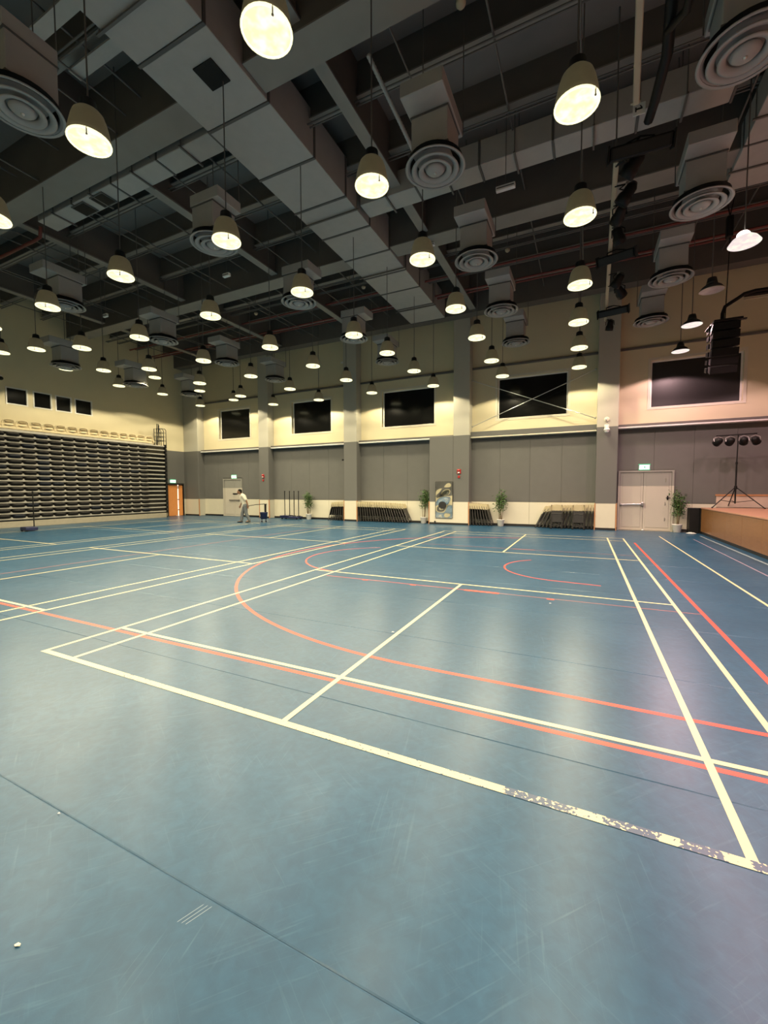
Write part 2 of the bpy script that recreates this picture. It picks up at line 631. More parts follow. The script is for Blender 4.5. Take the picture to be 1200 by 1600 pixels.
# bays between the columns: trim, ledges, acoustic panels, wainscot boards, baseboards
BAYS = [(-16.93, -12.0), (-11.3, -6.315), (-5.555, -1.66), (.22, 5.29), (6.03, 11.05)]
tn = 1
for i, (a, b) in enumerate(BAYS):
    a2, b2 = a, (b if i != 2 else -.52)
    t = struct('trim_%d' % tn, MB().cbox(a2, b2, YF - .08, YF, 7.0, 7.09, .01), 'beam', 'dark conduit line high on the far wall')
    tn += 1
    if i == 3:
        t = struct('trim_%d' % tn, MB().cbox(a, b, YF - .28, YF, 3.98, 4.2, .01), 'panel', 'grey blind box across the bay below the braced window')
        part(t, 'lower_lip', MB().cbox(a, b, YF - .30, YF, 3.92, 3.975, .01), 'cream')
    else:
        t = struct('trim_%d' % tn, MB().cbox(a, b2, YF - .28, YF, 4.03, 4.12, .012), 'beam', 'ledge between cream and grey wall paint')
        part(t, 'lower_lip', MB().cbox(a, b, YF - .31, YF, 3.965, 4.025, .01), 'white')
    tn += 1
    # acoustic panels above the wainscot
    DOORX = {0: (-15.3, -13.75), 4: (6.1, 7.95)}.get(i)
    n = max(3, round((b - a) / 1.22))
    for q in range(n):
        x0, x1 = a + (b - a) * q / n, a + (b - a) * (q + 1) / n
        segs = [(x0 + .004, x1 - .004, 1.08)]
        if DOORX:
            d0, d1 = DOORX
            segs = []
            if x0 < d0:
                segs.append((x0 + .004, min(x1 - .004, d0), 1.08))
            if x1 > d1:
                segs.append((max(x0 + .004, d1), x1 - .004, 1.08))
            if x1 > d0 and x0 < d1:
                segs.append((max(x0 + .004, d0), min(x1 - .004, d1), 2.36))
        for s0, s1, z0 in segs:
            if s1 - s0 > .02:
                part(wall_back, 'acoustic_panel', MB().box(s0, s1, YF - .03, YF, z0, 3.95), 'panel')
        for s0, s1, z0 in segs:
            if z0 < 2 and s1 - s0 > .05 and not (i == 4 and s0 > 9.2):
                part(wall_back, 'wainscot_panel', MB().box(s0, s1, YF - .035, YF, .1, 1.06), 'cream')
    bb = [(a, b)] if not DOORX else [(a, DOORX[0]), (DOORX[1], min(b, 8.6))]
    for s0, s1 in bb:
        part(wall_back, 'baseboard', MB().box(s0, s1, YF - .05, YF, 0, .1), 'blackbase')
fronts = [(-18.2, -16.93), (-12.0, -11.3), (-6.315, -5.555), (-1.66, .22), (5.29, 6.03)]
for a, b in fronts:
    part(wall_back, 'baseboard', MB().box(a + .01, b - .01, YC - .02, YC, 0, .09), 'blackbase')
    part(wall_back, 'wainscot_panel', MB().box(a + .03, b - .03, YC - .012, YC, .09, 1.04), 'cream')
    for x in ((a, b) if a > -18 else (b,)):
        part(wall_back, 'corner_strip', MB().box(x - .022, x + .022, YC - .018, YC + .03, .0, 1.06), 'strip')
# left wall wainscot next to the door
part(wall_left, 'wainscot_panel', MB().box(XL, XL + .012, DY1 + .06, YF - .5, .1, 1.05), 'cream')

# stage-side board on the far wall
tb = struct('trim_%d' % tn, MB().box(9.25, XR, YF - .06, YF, .95, 1.36), 'pinkboard', 'pale board along the far wall at the back of the stage')
part(tb, 'top_rail', MB().box(9.22, XR, YF - .085, YF, 1.36, 1.42), 'strip')


# ------------------------------------------------------------------ ceiling structure (children of the ceiling)
def xbeam(name, x0, x1, yc, wdt, z0, z1, m='beam', fl=True):
    o = part(ceiling, name, MB().box(x0, x1, yc - wdt * .18, yc + wdt * .18, z0 + .03, z1), m)
    if fl:
        part(o, 'flange', MB().box(x0, x1, yc - wdt / 2, yc + wdt / 2, z0, z0 + .03), 'flange', ceiling)
    return o


DX0, DX1 = -2.26, -.68      # main duct
for yc in (-2.3, 3.95, 10.1):
    for a, b in ((XL, DX0 - .02), (DX1 + .02, XR)):
        o = part(ceiling, 'deep_beam', MB().box(a, b, yc - .28, yc + .28, 9.12, ZC), 'beam')
        part(o, 'soffit_board', MB().box(a, b, yc - .30, yc + .30, 9.09, 9.12), 'flange', ceiling)
part(ceiling, 'deep_beam', MB().box(XL, XR, 15.75, 16.25, 9.15, ZC), 'beam')
yy = YN + .9
while yy < 15.6:
    if min(abs(yy - v) for v in (-2.3, 3.95, 10.1)) > .5:
        xbeam('purlin', XL, XR, yy, .17, 9.72, ZC)
    yy += 1.55
for xg in (-15.2, -9.9, -5.2, .45, 10.6):
    o = part(ceiling, 'girder', MB().box(xg - .05, xg + .05, YN, 16.2, 9.3, ZC), 'beam')
    part(o, 'flange', MB().box(xg - .13, xg + .13, YN, 16.2, 9.26, 9.3), 'flange', ceiling)
LCX = [4.7, 1.87, -1.15, -4.2, -7.3, -10.3, -13.2, -16.15, 7.62]
for x in LCX:
    if not (DX0 - .1 < x < DX1 + .1):
        part(ceiling, 'conduit', MB().cyl((x, YN, 9.2), (x, 15.7, 9.2), .018, n=6), 'conduit')
for x in (-3.4, -6.4, -8.3, -11.8, -14.4, 3.3, 8.9):
    part(ceiling, 'conduit', MB().cyl((x, YN, 9.62), (x, 15.7, 9.62), .022, n=6), 'conduit')
for y0, z0 in ((5.6, 9.55), (7.2, 9.55), (8.75, 9.6), (11.7, 9.5), (12.3, 9.6), (13.3, 9.55), (1.2, 9.5), (2.4, 9.55)):
    for dy in (0, .09):
        part(ceiling, 'conduit', MB().cyl((XL, y0 + dy, z0), (XR, y0 + dy, z0), .02, n=6), 'conduit')
for y0, z0 in ((14.1, 9.35), (14.45, 9.4), (13.0, 9.45)):
    part(ceiling, 'sprinkler_pipe', MB().cyl((XL, y0, z0), (XR, y0, z0), .04, n=8), 'red_pipe')
part(ceiling, 'sprinkler_pipe', MB().tube([(-18.1, 4.75, 9.0), (-9.9, 4.75, 9.0), (-9.6, 4.75, 9.02), (-9.55, 4.75, 9.3)], .045, 8), 'red_pipe')
# perforated cable trays near the main duct
for (yy_, x0, x1) in ((2.05, -4.0, -2.35), (2.75, -4.0, -2.35)):
    part(ceiling, 'cable_tray', MB().box(x0, x1, yy_ - .11, yy_ + .11, 9.5, 9.54), 'duct')
for x in (-3.9, -2.6):
    part(ceiling, 'tray_rod', MB().cyl((x, 1.6, 9.46), (x, 4.0, 9.46), .018, n=6), 'conduit')

# ------------------------------------------------------------------ ducts
duct = thing('main_air_duct', 'wide foil-wrapped main air duct running under the ceiling towards the far wall', 'air duct', (-1.47, 5, 9.0))
cuts = [-5.9, -4.2, -2.5, -.8, 1.2, 2.85, 4.35, 5.85, 7.2, 8.5, 9.8, 11.1, 12.4, 13.9, 15.5]
for i in range(len(cuts) - 1):
    part(duct, 'duct_section', MB().cbox(DX0, DX1, cuts[i] + .03, cuts[i + 1] - .03, 9.02, 10.0, .012), 'duct')
for c in cuts:
    part(duct, 'flange_joint', MB().cbox(DX0 - .015, DX1 + .015, c - .03, c + .03, 9.005, 10.01, .006), 'seam')
pa = onz(331, 118, 9.0)
part(duct, 'access_panel', MB().box(pa.x - .22, pa.x + .22, pa.y - .22, pa.y + .22, 8.995, 9.019), 'blackp')
def hanger(parent, x0, x1, yv, z0, along='x', bar=True):
    """two rods up to the deck and the strut they carry"""
    for v in (x0, x1):
        q = (v, yv) if along == 'x' else (yv, v)
        part(parent, 'hanger_rod', MB().cyl((q[0], q[1], z0), (q[0], q[1], ZC), .010, n=6), 'conduit')
    if bar:
        if along == 'x':
            m_ = MB().box(x0 - .05, x1 + .05, yv - .02, yv + .02, z0 - .035, z0 - .003)
        else:
            m_ = MB().box(yv - .02, yv + .02, x0 - .05, x1 + .05, z0 - .035, z0 - .003)
        part(parent, 'hanger_bar', m_, 'conduit')


for yv in (-4.5, 0, 2.2, 7.7, 10.9, 14):
    hanger(duct, DX0 - .04, DX1 + .04, yv, 8.998)


def run_duct(label, x, w_, y0, y1, z0, z1, step=1.6):
    d = thing('branch_air_duct', label, 'air duct', (x, (y0 + y1) / 2, z0))
    n = max(1, round(abs(y1 - y0) / step))
    for i in range(n):
        a, b = y0 + (y1 - y0) * i / n, y0 + (y1 - y0) * (i + 1) / n
        part(d, 'duct_section', MB().cbox(x - w_ / 2, x + w_ / 2, a + .02, b - .02, z0, z1, .012), 'duct')
        part(d, 'flange_joint', MB().box(x - w_ / 2 - .012, x + w_ / 2 + .012, b - .02, b + .02, z0 - .012, z1 + .012), 'seam')
    for i in range(n):
        hanger(d, x - w_ / 2 - .02, x + w_ / 2 + .02, y0 + (y1 - y0) * (i + .5) / n, z0 - .002)
    return d


def xrun_duct(label, x0, x1, yc, w_, z0, z1):
    d = thing('cross_air_duct', label, 'air duct', ((x0 + x1) / 2, yc, z0))
    n = max(1, round((x1 - x0) / 1.5))
    for i in range(n):
        a, b = x0 + (x1 - x0) * i / n, x0 + (x1 - x0) * (i + 1) / n
        part(d, 'duct_section', MB().cbox(a + .02, b - .02, yc - w_ / 2, yc + w_ / 2, z0, z1, .012), 'duct')
        part(d, 'flange_joint', MB().box(b - .02, b + .02, yc - w_ / 2 - .012, yc + w_ / 2 + .012, z0 - .012, z1 + .012), 'seam')
    for i in range(n):
        hanger(d, yc - w_ / 2 - .02, yc + w_ / 2 + .02, x0 + (x1 - x0) * (i + .5) / n, z0 - .002, 'y')
    return d


run_duct('wide grey branch air duct above the stage edge', 8.55, 1.4, -3.0, 11.2, 9.0, 9.6)
xrun_duct('grey cross duct from main duct out towards the stage', DX1 + .08, 7.3, 8.05, .56, 9.1, 9.65)
xrun_duct('grey cross duct from main duct out towards the tiered seating', -9.0, DX0 - .08, 4.66, .5, 9.1, 9.6)

for gx in (-6.4, -7.2):
    t = thing('duct_grille', 'dark square grille under the cross duct towards the tiered seating', 'grille', (gx, 4.66, 9.07), 'grilles under the cross duct')
    lpart(t, 'grille_frame', MB().box(-.26, .26, -.2, .2, 0, .018), 'seam')
    lpart(t, 'grille_core', MB().box(-.23, .23, -.17, .17, -.006, 0), 'blackp')

# ------------------------------------------------------------------ round diffusers on square drops
DZF = 7.2
dif = thing('air_diffuser', 'round concentric-ring air diffuser on a square duct drop under the dark ceiling', 'air diffuser', (0, 0, 0), 'round ceiling diffusers')
R0 = .52
for k, (ra, rb, zz) in enumerate(((.52, .43, 0.0), (.41, .31, -.035), (.29, .19, -.055))):
    mb = MB()
    mb.lathe([(ra, zz), (ra - .012, zz + .018), (rb + .03, zz + .035), (rb, zz + .075), (rb - .008, zz + .075), (rb + .012, zz + .02), (ra - .03, zz - .004)], 40, closed=True)
    lpart(dif, 'diffuser_ring', mb, 'diff')
mb = MB().lathe([(0, -.075), (.05, -.072), (.13, -.055), (.165, -.02), (.15, .01), (.0, .02)], 28)
cc = lpart(dif, 'centre_cone', mb, 'diff')
lpart(cc, 'centre_screw', MB().lathe([(0, -.092), (.02, -.09), (.026, -.074)], 10), 'steel')
lpart(dif, 'collar', MB().lathe([(.47, .0), (.47, .12), (.0, .125)], 32), 'blackp')
lpart(dif, 'drop_box', MB().cbox(-.32, .32, -.32, .32, .12, .72, .01), 'duct')
for zz in (.14, .70):
    lpart(dif, 'flange_joint', MB().box(-.335, .335, -.335, .335, zz - .012, zz + .012), 'seam')
note_kids(dif)
DIFF = [(35, 170), (680, 264), (1165, 80), (1095, 320), (744, 408), (335, 382), (467, 473), (102, 478), (1048, 436), (783, 486), (553, 530), (355, 568), (1017, 503), (806, 536), (255, 533), (605, 566), (430, 594)]
spots = [onz(a, b, DZF) for a, b in DIFF]
spots += [ony(103, 573, 7.5), ony(212, 602, 10.5), ony(298, 617, 13.7)]
DROWS = ((6, 'nearest the stage'), (1.5, 'between main air duct and lighting bar'), (-4, 'beside the main air duct'), (-12, 'midway between main duct and tiered seating'), (-99, 'above the tiered seating'))
for i, p in enumerate(spots):
    row = [r for x, r in DROWS if p.x > x][0]
    o = dif if i == 0 else copy_tree(dif)
    o.location = p
    o['label'] = 'round concentric-ring ceiling air diffuser in the row ' + row
    o['group'] = 'diffusers ' + row
    z0 = p.z + .722
    toward = -4 < p.x < -2 and p.y < 12.5
    if toward:
        sz = (p.x - .36, DX0 - .04, p.y - .34, p.y + .34)
    else:
        sz = (p.x - .36, p.x + .36, p.y - .72, p.y + .45)
    t = thing('plenum_duct', 'flat grey duct box over a diffuser, row ' + row, 'air duct', (p.x, p.y, z0), 'duct boxes ' + row)
    part(t, 'duct_body', MB().cbox(sz[0], sz[1], sz[2], sz[3], z0, z0 + .24, .012), 'duct')
    if not toward:
        hanger(t, sz[0] - .02, sz[1] + .02, p.y + .40, z0 - .002, 'x', False)
    else:
        hanger(t, sz[0] - .02, DX0 - .12, p.y + .36, z0 - .002, 'x', False)

# ------------------------------------------------------------------ high-bay pendant lamps
def spot(parent, watts, col, z, size=2 * 72):
    l = bpy.data.lights.new('lamp_light', 'SPOT')
    l.energy = watts
    l.color = col
    l.spot_size = math.radians(size)
    l.spot_blend = .12
    l.shadow_soft_size = .10
    o = bpy.data.objects.new('lamp_light', l)
    COL.objects.link(o)
    o.parent = parent
    o.location = (0, 0, z)
    return o


ROD_TOP = 9.2


def make_lamp(zl):
    t = thing('pendant_lamp', 'lit bell-shaped high-bay pendant lamp with black top hanging from the ceiling', 'lamp', (0, 0, zl), 'lit high-bay pendant lamps')
    lpart(t, 'bell', MB().lathe([(.115, .37), (.15, .362), (.178, .33), (.203, .26), (.225, .17), (.242, .08), (.252, .0), (.244, .0), (.234, .08), (.217, .17), (.195, .26), (.17, .32), (.11, .36)], 28, closed=True), 'bell')
    lpart(t, 'rim', MB().lathe([(.252, -.012), (.256, 0), (.252, .014), (.238, .014), (.234, 0), (.238, -.012)], 28, closed=True), 'lensrim')
    lpart(t, 'lens', MB().lathe([(0, .012), (.12, .009), (.2, .004), (.238, 0)], 28), 'lens')
    b = lpart(t, 'ballast', MB().lathe([(0, .52), (.075, .518), (.095, .50), (.105, .40), (.13, .37), (.13, .352), (0, .35)], 20), 'lamp_top')
    lpart(b, 'hook', MB().tube([(.0, 0, .515), (.02, 0, .55), (.0, 0, .58), (-.02, 0, .55), (0, 0, .52)], .008, 6), 'lamp_top')
    lpart(t, 'hanging_rod', MB().cyl((0, 0, .56), (0, 0, ROD_TOP - zl), .011, n=6), 'conduit')
    lpart(t, 'safety_chain', MB().cyl((.2, -.15, -.07), (.2, -.15, .01), .007, n=5).ell((.2, -.15, -.075), (.013, .013, .013), 6, 4), 'bar')
    spot(t, LAMP_W, LAMP_COL, -.03)
    note_kids(t)
    return t


LP = [(417, 50), (901, 165), (140, 222), (581, 291), (906, 339), (354, 377), (660, 406), (189, 432), (906, 446), (712, 483), (472, 457), (329, 494), (75, 480), (904, 504), (553, 524), (745, 528), (422, 543), (218, 528), (128, 544), (-16, 511), (-12, 342), (605, 552), (905, 544), (905, 574), (768, 564), (489, 572), (647, 580), (318, 564), (233, 577), (541, 594), (785, 588), (392, 588), (453, 608), (677, 603), (581, 614), (312, 599), (376, 619), (427, 632), (498, 625)]
ZL = 6.2
lamp = make_lamp(ZL)
locs = [onz(a, b, ZL) for a, b in LP]
locs += [Vector((x, yv, ZL)) for yv in (-3.56, -1.17) for x in (4.7, 1.87, -1.15, -4.2, -7.3, -10.3)] + [Vector((4.74, 1.2, ZL)), Vector((-7.3, 1.2, ZL)), Vector((-10.3, 1.2, ZL))]
ROWS = ((4, 'in the row beside the lighting bar'), (1, 'in the row between main air duct and lighting bar'), (-2.5, 'in the row under the main air duct'), (-5.5, 'in the first row past the main duct, away from the stage'), (-8.5, 'in the second row past the main duct, away from the stage'), (-99, 'in the third row past the main duct, away from the stage'))


def row_label(o, p, rows):
    r = [t_ for x_, t_ in rows if p.x > x_][0]
    o['label'] = 'lit bell-shaped pendant lamp ' + r
    o['group'] = 'pendant lamps ' + r


def fit_rod(o, p):
    top = 9.015 if DX0 - .05 < p.x < DX1 + .05 and p.y < 15.4 else ZC
    if DX1 < p.x < 7.3 and abs(p.y - 8.05) < .30:
        top = 9.105
    for ch in KID_OF(o):
        if ch.name.startswith('hanging_rod'):
            ch.scale = (1, 1, (top - p.z - .56) / (ROD_TOP - ZL - .56))
            ch.location = (0, 0, .56 * (1 - ch.scale.z))


def KID_OF(o):
    return [c for c in bpy.data.objects if c.parent == o]


for i, p in enumerate(locs):
    o = lamp if i == 0 else copy_tree(lamp)
    o.location = p
    row_label(o, p, ROWS)
    fit_rod(o, p)
HI = [(57, 546, 6.), (162, 579, 8.39), (242, 590, 10.9), (312, 611, 13.17), (365, 625, 15.45), (2, 551, 6.), (103, 577, 8.5), (186, 603, 10.78), (254, 616, 13.17), (313, 634, 15.56)]
for i, (a, b, Y) in enumerate(HI):
    o = copy_tree(lamp)
    p = ony(a, b, Y)
    o.location = p
    row_label(o, p, ((-14.6, 'hung higher, in the row before the tiered seating'), (-99, 'hung higher, in the row over the tiered seating')))
    fit_rod(o, p)

# stage-side lamps: shallow shades
def make_stage_lamp(kind):
    lab = {'on': 'shallow pinkish pendant lamp with dark top hanging over the stage side', 'off': 'unlit shallow pendant lamp with a reddish reflection in its shade', 'bright': 'very bright shallow pendant lamp with its bulb showing, over the stage side'}[kind]
    t = thing('stage_pendant_lamp', lab, 'lamp', (0, 0, 6.45), 'pendant lamps over the stage side')
    lpart(t, 'shade', MB().lathe([(.06, .16), (.12, .15), (.2, .09), (.262, .0), (.255, .0), (.19, .08), (.11, .135), (.06, .14)], 28, closed=True), 'bell2' if kind != 'bright' else 'lens_pink')
    lpart(t, 'lens', MB().lathe([(0, .006), (.15, .005), (.252, 0)], 28), 'lensoff' if kind == 'off' else 'lens_pink')
    lpart(t, 'rim', MB().lathe([(.25, -.008), (.262, 0), (.25, .008)], 28, closed=True), 'lens_pink' if kind != 'off' else 'bar')
    if kind == 'bright':
        lpart(t, 'bulb', MB().ell((-.02, 0, .16), (.11, .10, .09), 14, 9), 'bulb')
    else:
        b = lpart(t, 'ballast', MB().lathe([(0, .31), (.09, .30), (.11, .2), (.12, .155), (0, .15)], 18), 'lamp_top')
    lpart(t, 'hanging_rod', MB().cyl((0, 0, .2), (0, 0, ZC - 6.45), .011, n=6), 'conduit')
    if kind != 'off':
        spot(t, STAGE_W, STAGE_COL, -.03)
    note_kids(t)
    return t


s_on, s_off, s_br = make_stage_lamp('on'), make_stage_lamp('off'), make_stage_lamp('bright')
s_br.location = ony(1163, 381, 8.35)
s_off.location = ony(1112, 454, 10.75)
for i, p in enumerate([ony(1081, 508, 13.1), ony(1063, 549, 15.5), Vector((7.64, 5.9, 6.45)), Vector((7.64, 3.6, 6.45)), Vector((7.64, 1.2, 6.45)), Vector((7.64, -1.2, 6.45)), Vector((10.7, 13.1, 6.45)), Vector((10.7, 8.4, 6.45))]):
    o = s_on if i == 0 else copy_tree(s_on)
    o.location = p
for o in [q for q in bpy.data.objects if q.name.startswith('stage_pendant_lamp')]:
    for ch in KID_OF(o):
        if ch.name.startswith('hanging_rod'):
            ch.scale.z = (ZC + .02 - o.location.z - .2) / (ZC - 6.45 - .2)
            ch.location.z = .2 * (1 - ch.scale.z)

# ------------------------------------------------------------------ court lines painted on the floor
def line(x0, y0, x1, y1, wd, m, z, name='court_line'):
    d = Vector((x1 - x0, y1 - y0, 0)).normalized()
    n = Vector((-d.y, d.x, 0)) * wd / 2
    p, q = Vector((x0, y0, z)), Vector((x1, y1, z))
    lpart(floor, name, MB().add([p - n, q - n, q + n, p + n], [(0, 1, 2, 3)]), m)


def curve_line(pts, wd, m, z, name='court_arc'):
    vs, fs = [], []
    for i, p in enumerate(pts):
        p = Vector((p[0], p[1], 0))
        a, b = Vector(pts[max(i - 1, 0)]).to_3d(), Vector(pts[min(i + 1, len(pts) - 1)]).to_3d()
        d = (b - a).normalized()
        n = Vector((-d.y, d.x, 0)) * wd / 2
        vs += [p - n + Vector((0, 0, z)), p + n + Vector((0, 0, z))]
        if i:
            k = 2 * i
            fs.append((k - 2, k, k + 1, k - 1))
    lpart(floor, name, MB().add(vs, fs), m)


def arc(cx, cy, r, a0, a1, n=40):
    return [(cx + r * math.cos(math.radians(a0 + (a1 - a0) * i / n)), cy + r * math.sin(math.radians(a0 + (a1 - a0) * i / n))) for i in range(n + 1)]


LWD = .045
for ci, X0 in enumerate((0., -7.72, -15.44)):
    for x in (.02, .48, 5.62, 6.08):
        line(X0 + x, 0.025, X0 + x, 13.4, LWD, 'line_w', .0016)
    for y in (.78, 4.70, 8.70, 12.62, 13.38):
        line(X0, y, X0 + 6.1, y, LWD, 'line_w', .0020)
    line(X0, .0, X0 + 6.1, .0, LWD + .012, 'line_worn' if ci == 0 else 'line_w', .0024)
    line(X0 + 3.05, .02, X0 + 3.05, 4.72, LWD, 'line_w', .0028)
    line(X0 + 3.05, 8.68, X0 + 3.05, 13.4, LWD, 'line_w', .0028)
# basketball lines in red: court runs across the hall
RW = .05
line(-17.0, .70, 6.42, .70, RW, 'line_r', .0008)
line(6.36, .70, 6.30, 12.3, RW, 'line_r', .0010)
CY = 7.0
curve_line([(6.36, 1.265), (5.0, 1.265)] + arc(3.58, 6.7, 5.435, 270, 96, 70), RW, 'line_r', .0012)
line(.55, 4.33, 3.2, 4.33, .022, 'line_r', .0012)
line(3.2, 4.325, 3.75, 4.325, .09, 'line_r', .0013, 'key_block')
line(3.75, 4.33, 6.32, 4.33, .025, 'line_rf', .0012)
for x in (1.4, 2.32, 4.5):
    line(x - .05, 4.30, x + .05, 4.30, .07, 'line_r', .0013, 'key_block')
line(.55, 9.45, 6.3, 9.45, .03, 'line_rf', .0012)
line(3.2, 9.45, 3.75, 9.45, .09, 'line_rf', .0013, 'key_block')
curve_line(arc(.72, 6.55, 1.84, 266, 120, 40), .035, 'line_r', .0013)
curve_line([(5.2, 5.57)] + arc(4.62, 6.85, 1.2, 262, 130, 30), .035, 'line_r', .0013)
line(-5.3, .70, -5.3, 13.3, .04, 'line_rf', .0009)
# other boundary lines
line(7.25, .0, 7.24, 14.65, .04, 'line_w', .0016)
line(7.95, 2., 8.1, 14.1, .03, 'line_p', .0012)
line(6.2, 16.68, 8.62, 16.68, .07, 'line_w', .0012)
line(8.42, -2, 8.52, 15.3, .06, 'line_b', .0012)
line(-9.0, 12.0, -17.0, 12.0, .04, 'line_b', .0008)
line(-9.0, 8.2, -17.0, 8.2, .04, 'line_b', .0008)
# scuffs: three pale parallel scratches
ps = onz(310, 1420)
for k in range(3):
    line(ps.x - .03 + .018 * k, ps.y - .07 + .004 * k, ps.x + .005 + .018 * k, ps.y + .02 + .004 * k, .0022, 'line_b', .0012, 'scratch_mark')

# ------------------------------------------------------------------ retracted tiered seating along the left wall
BX, BY0, BY1 = -17.5, 4.7, 14.45
NR, Z0R, PIT = 17, .37, .2385
bl = thing('tiered_seating', 'retracted telescopic tiered seating with rows of folded black seats and pale nosings', 'bleachers', (BX, 9.5, 0))
part(bl, 'carcass', MB().box(BX - .62, BX - .06, BY0, BY1, .02, 4.16), 'pane')
part(bl, 'plinth', MB().cbox(BX - .6, BX + .03, BY0, BY1 - .02, 0.0, .27, .01), 'plinth')
nose = MB().cbox(-.18, 0, (BY0 - BY1) / 2 + .02, (BY1 - BY0) / 2 - .02, -.035, .035, .012).mesh('nosing', M['nosing'])
br = MB()
br.add([(0, -.06, -.03), (0, .06, -.03), (0, 0, .035), (-.05, -.06, -.03), (-.05, .06, -.03), (-.05, 0, .035)], [(0, 1, 2), (3, 5, 4), (0, 2, 5, 3), (1, 4, 5, 2), (0, 3, 4, 1)])
brme = br.mesh('seat_bracket', M['nosing'])


def seat_mesh(m):
    mb = MB()
    # tipped-up seat shell seen from the front: a long lens with a lip
    n, rows = 14, []
    prof = [(-.02, 0.), (.03, .55), (.05, 1.), (.035, .72), (-.01, .35), (-.05, 0.)]
    for i in range(n + 1):
        t = -1 + 2 * i / n
        w_ = math.sqrt(max(0., 1 - abs(t) ** 3))
        rows.append([(.03 * w_ - .03, t * .25, .080 * w_), (.115 * w_ - .03, t * .25, .045 * w_), (.125 * w_ - .03, t * .25, -.02 * w_), (.07 * w_ - .03, t * .25, -.080 * w_), (-.05, t * .25, -.080 * w_), (-.05, t * .25, .080 * w_)])
    vs = [p for r in rows for p in r]
    fs = []
    for i in range(n):
        for k in range(6):
            fs.append((i * 6 + k, i * 6 + (k + 1) % 6, (i + 1) * 6 + (k + 1) % 6, (i + 1) * 6 + k))
    mb.add(vs, fs, True)
    return mb.mesh('seat', M[m])


sm = [seat_mesh('seat'), seat_mesh('seatblue')]
NS, SP = 16, .537
for r in range(NR):
    zr = Z0R + PIT * r
    ybase = 13.08 + .10 * (NR - r) / NR
    shared(bl, 'row_nosing', nose, (0, (BY0 + BY1) / 2 - 9.5, zr))
    if r == NR - 1:
        continue
    for k in range(NS):
        yv = ybase - SP * k
        if yv - .25 < BY0:
            continue
        blue = ((r * 7 + k * 3) % 11 == 0) or (6 <= r <= 11 and k in (4, 9))
        shared(bl, 'seat', sm[1 if blue else 0], (.0, yv - 9.5, zr + PIT / 2 + .012))
    for k in range(NS):
        yv = ybase - SP * (k + .5)
        if yv > BY0 + .1:
            shared(bl, 'seat_bracket', brme, (0, yv - 9.5, zr + .06))
# end frame, stepped black edge
ef = MB()
for r in range(NR):
    zr = Z0R + PIT * r
    ef.cbox(BX - .1, BX + .03, BY1, BY1 + .12, zr - .11, zr + .11, .02)
ef.box(BX - .6, BX - .08, BY1, BY1 + .1, .0, 4.2)
part(bl, 'end_frame', ef, 'blackp')
# top row of upright cream seats
tdeck = part(bl, 'top_deck', MB().cbox(BX - .68, BX - .02, BY0, BY1 - .75, 4.21, 4.27, .01), 'nosing')
part(tdeck, 'seat_beam', MB().cbox(BX - .18, BX - .05, BY0, BY1 - .78, 4.29, 4.40, .015), 'chair_cream', bl)
def top_chair():
    back = MB()
    n = 14
    vs, fs = [], []
    out, inn = [], []
    for i in range(n + 1):
        t = PI * i / n
        c, s_ = math.cos(t), math.sin(t)
        out.append((math.copysign(abs(c) ** .6, c) * .235, .30 * abs(s_) ** .55))
    # shell, bulged
    for j, (sx, zz, sc) in enumerate(((0.0, 0, 1.), (-.05, 0, 1.), (-.05, .0, .0), )):
        pass
    for x in (.02, -.04):
        for a, b in out:
            vs.append((x + .04 * (1 - (a / .235) ** 2), a, b))
    m_ = n + 1
    fs.append(list(range(m_)))
    fs.append([m_ + i for i in range(m_)][::-1])
    for i in range(n):
        fs.append((i, m_ + i, m_ + i + 1, i + 1))
    fs.append((n, 2 * m_ - 1, m_, 0))
    back.add(vs, fs)
    open_ = MB().ell((.075, 0, .225), (.012, .15, .055), 16, 7)  # solid darker ellipse on the shell: recess shade put into its colour
    rim = MB().tube([(.05 + .03 * (1 - (a / .235) ** 2), a * .98, b * .98) for a, b in out], .018, 6)
    pad = MB().ell((.08, 0, .07), (.05, .17, .05), 16, 8)
    arm = MB().cbox(-.03, .10, .225, .29, -.06, .08, .02)
    return back.mesh('upright_seat', M['chair_cream']), open_.mesh('recess_shade', M['chair_dark']), rim.mesh('shell_rim', M['chair_cream']), pad.mesh('seat_pad', M['chair_cream']), arm.mesh('arm_block', M['chair_cream'])


tc_ = top_chair()
for k in range(17):
    yv = 13.55 - .497 * k
    if yv < BY0 + .3:
        break
    o = shared(bl, 'upright_seat', tc_[0], (-.14, yv - 9.5, 4.40))
    for me, nm in zip(tc_[1:], ('recess_shade', 'shell_rim', 'seat_pad', 'arm_block')):
        shared(o, nm, me)
# folded guard rails on the top corner
gr = MB()
for yv, x in ((BY1 - .42, BX - .02),):
    gr.tube([(x, yv - .10, 4.25), (x, yv - .02, 5.45), (x, yv + .06, 5.45), (x, yv, 4.25)], .022, 8)
    gr.tube([(x, yv + .03, 4.9), (x, yv + .10, 5.38)], .02, 8)
part(bl, 'folded_rail', gr, 'black')
gr = MB()
x0 = BX - .03
ya, yb = BY1 - .32, BY1 + .12
for dx in (0, -.22, -.44):
    gr.tube([(x0 + dx, ya, 4.25), (x0 + dx, ya, 5.22), (x0 + dx, yb - .06, 5.22), (x0 + dx, yb, 5.14), (x0 + dx, yb, 4.2)], .018, 8)
    for zz in (4.52, 4.75, 4.98):
        gr.cyl((x0 + dx, ya, zz), (x0 + dx, yb, zz), .013, n=6)
part(bl, 'guard_rail', gr, 'black')

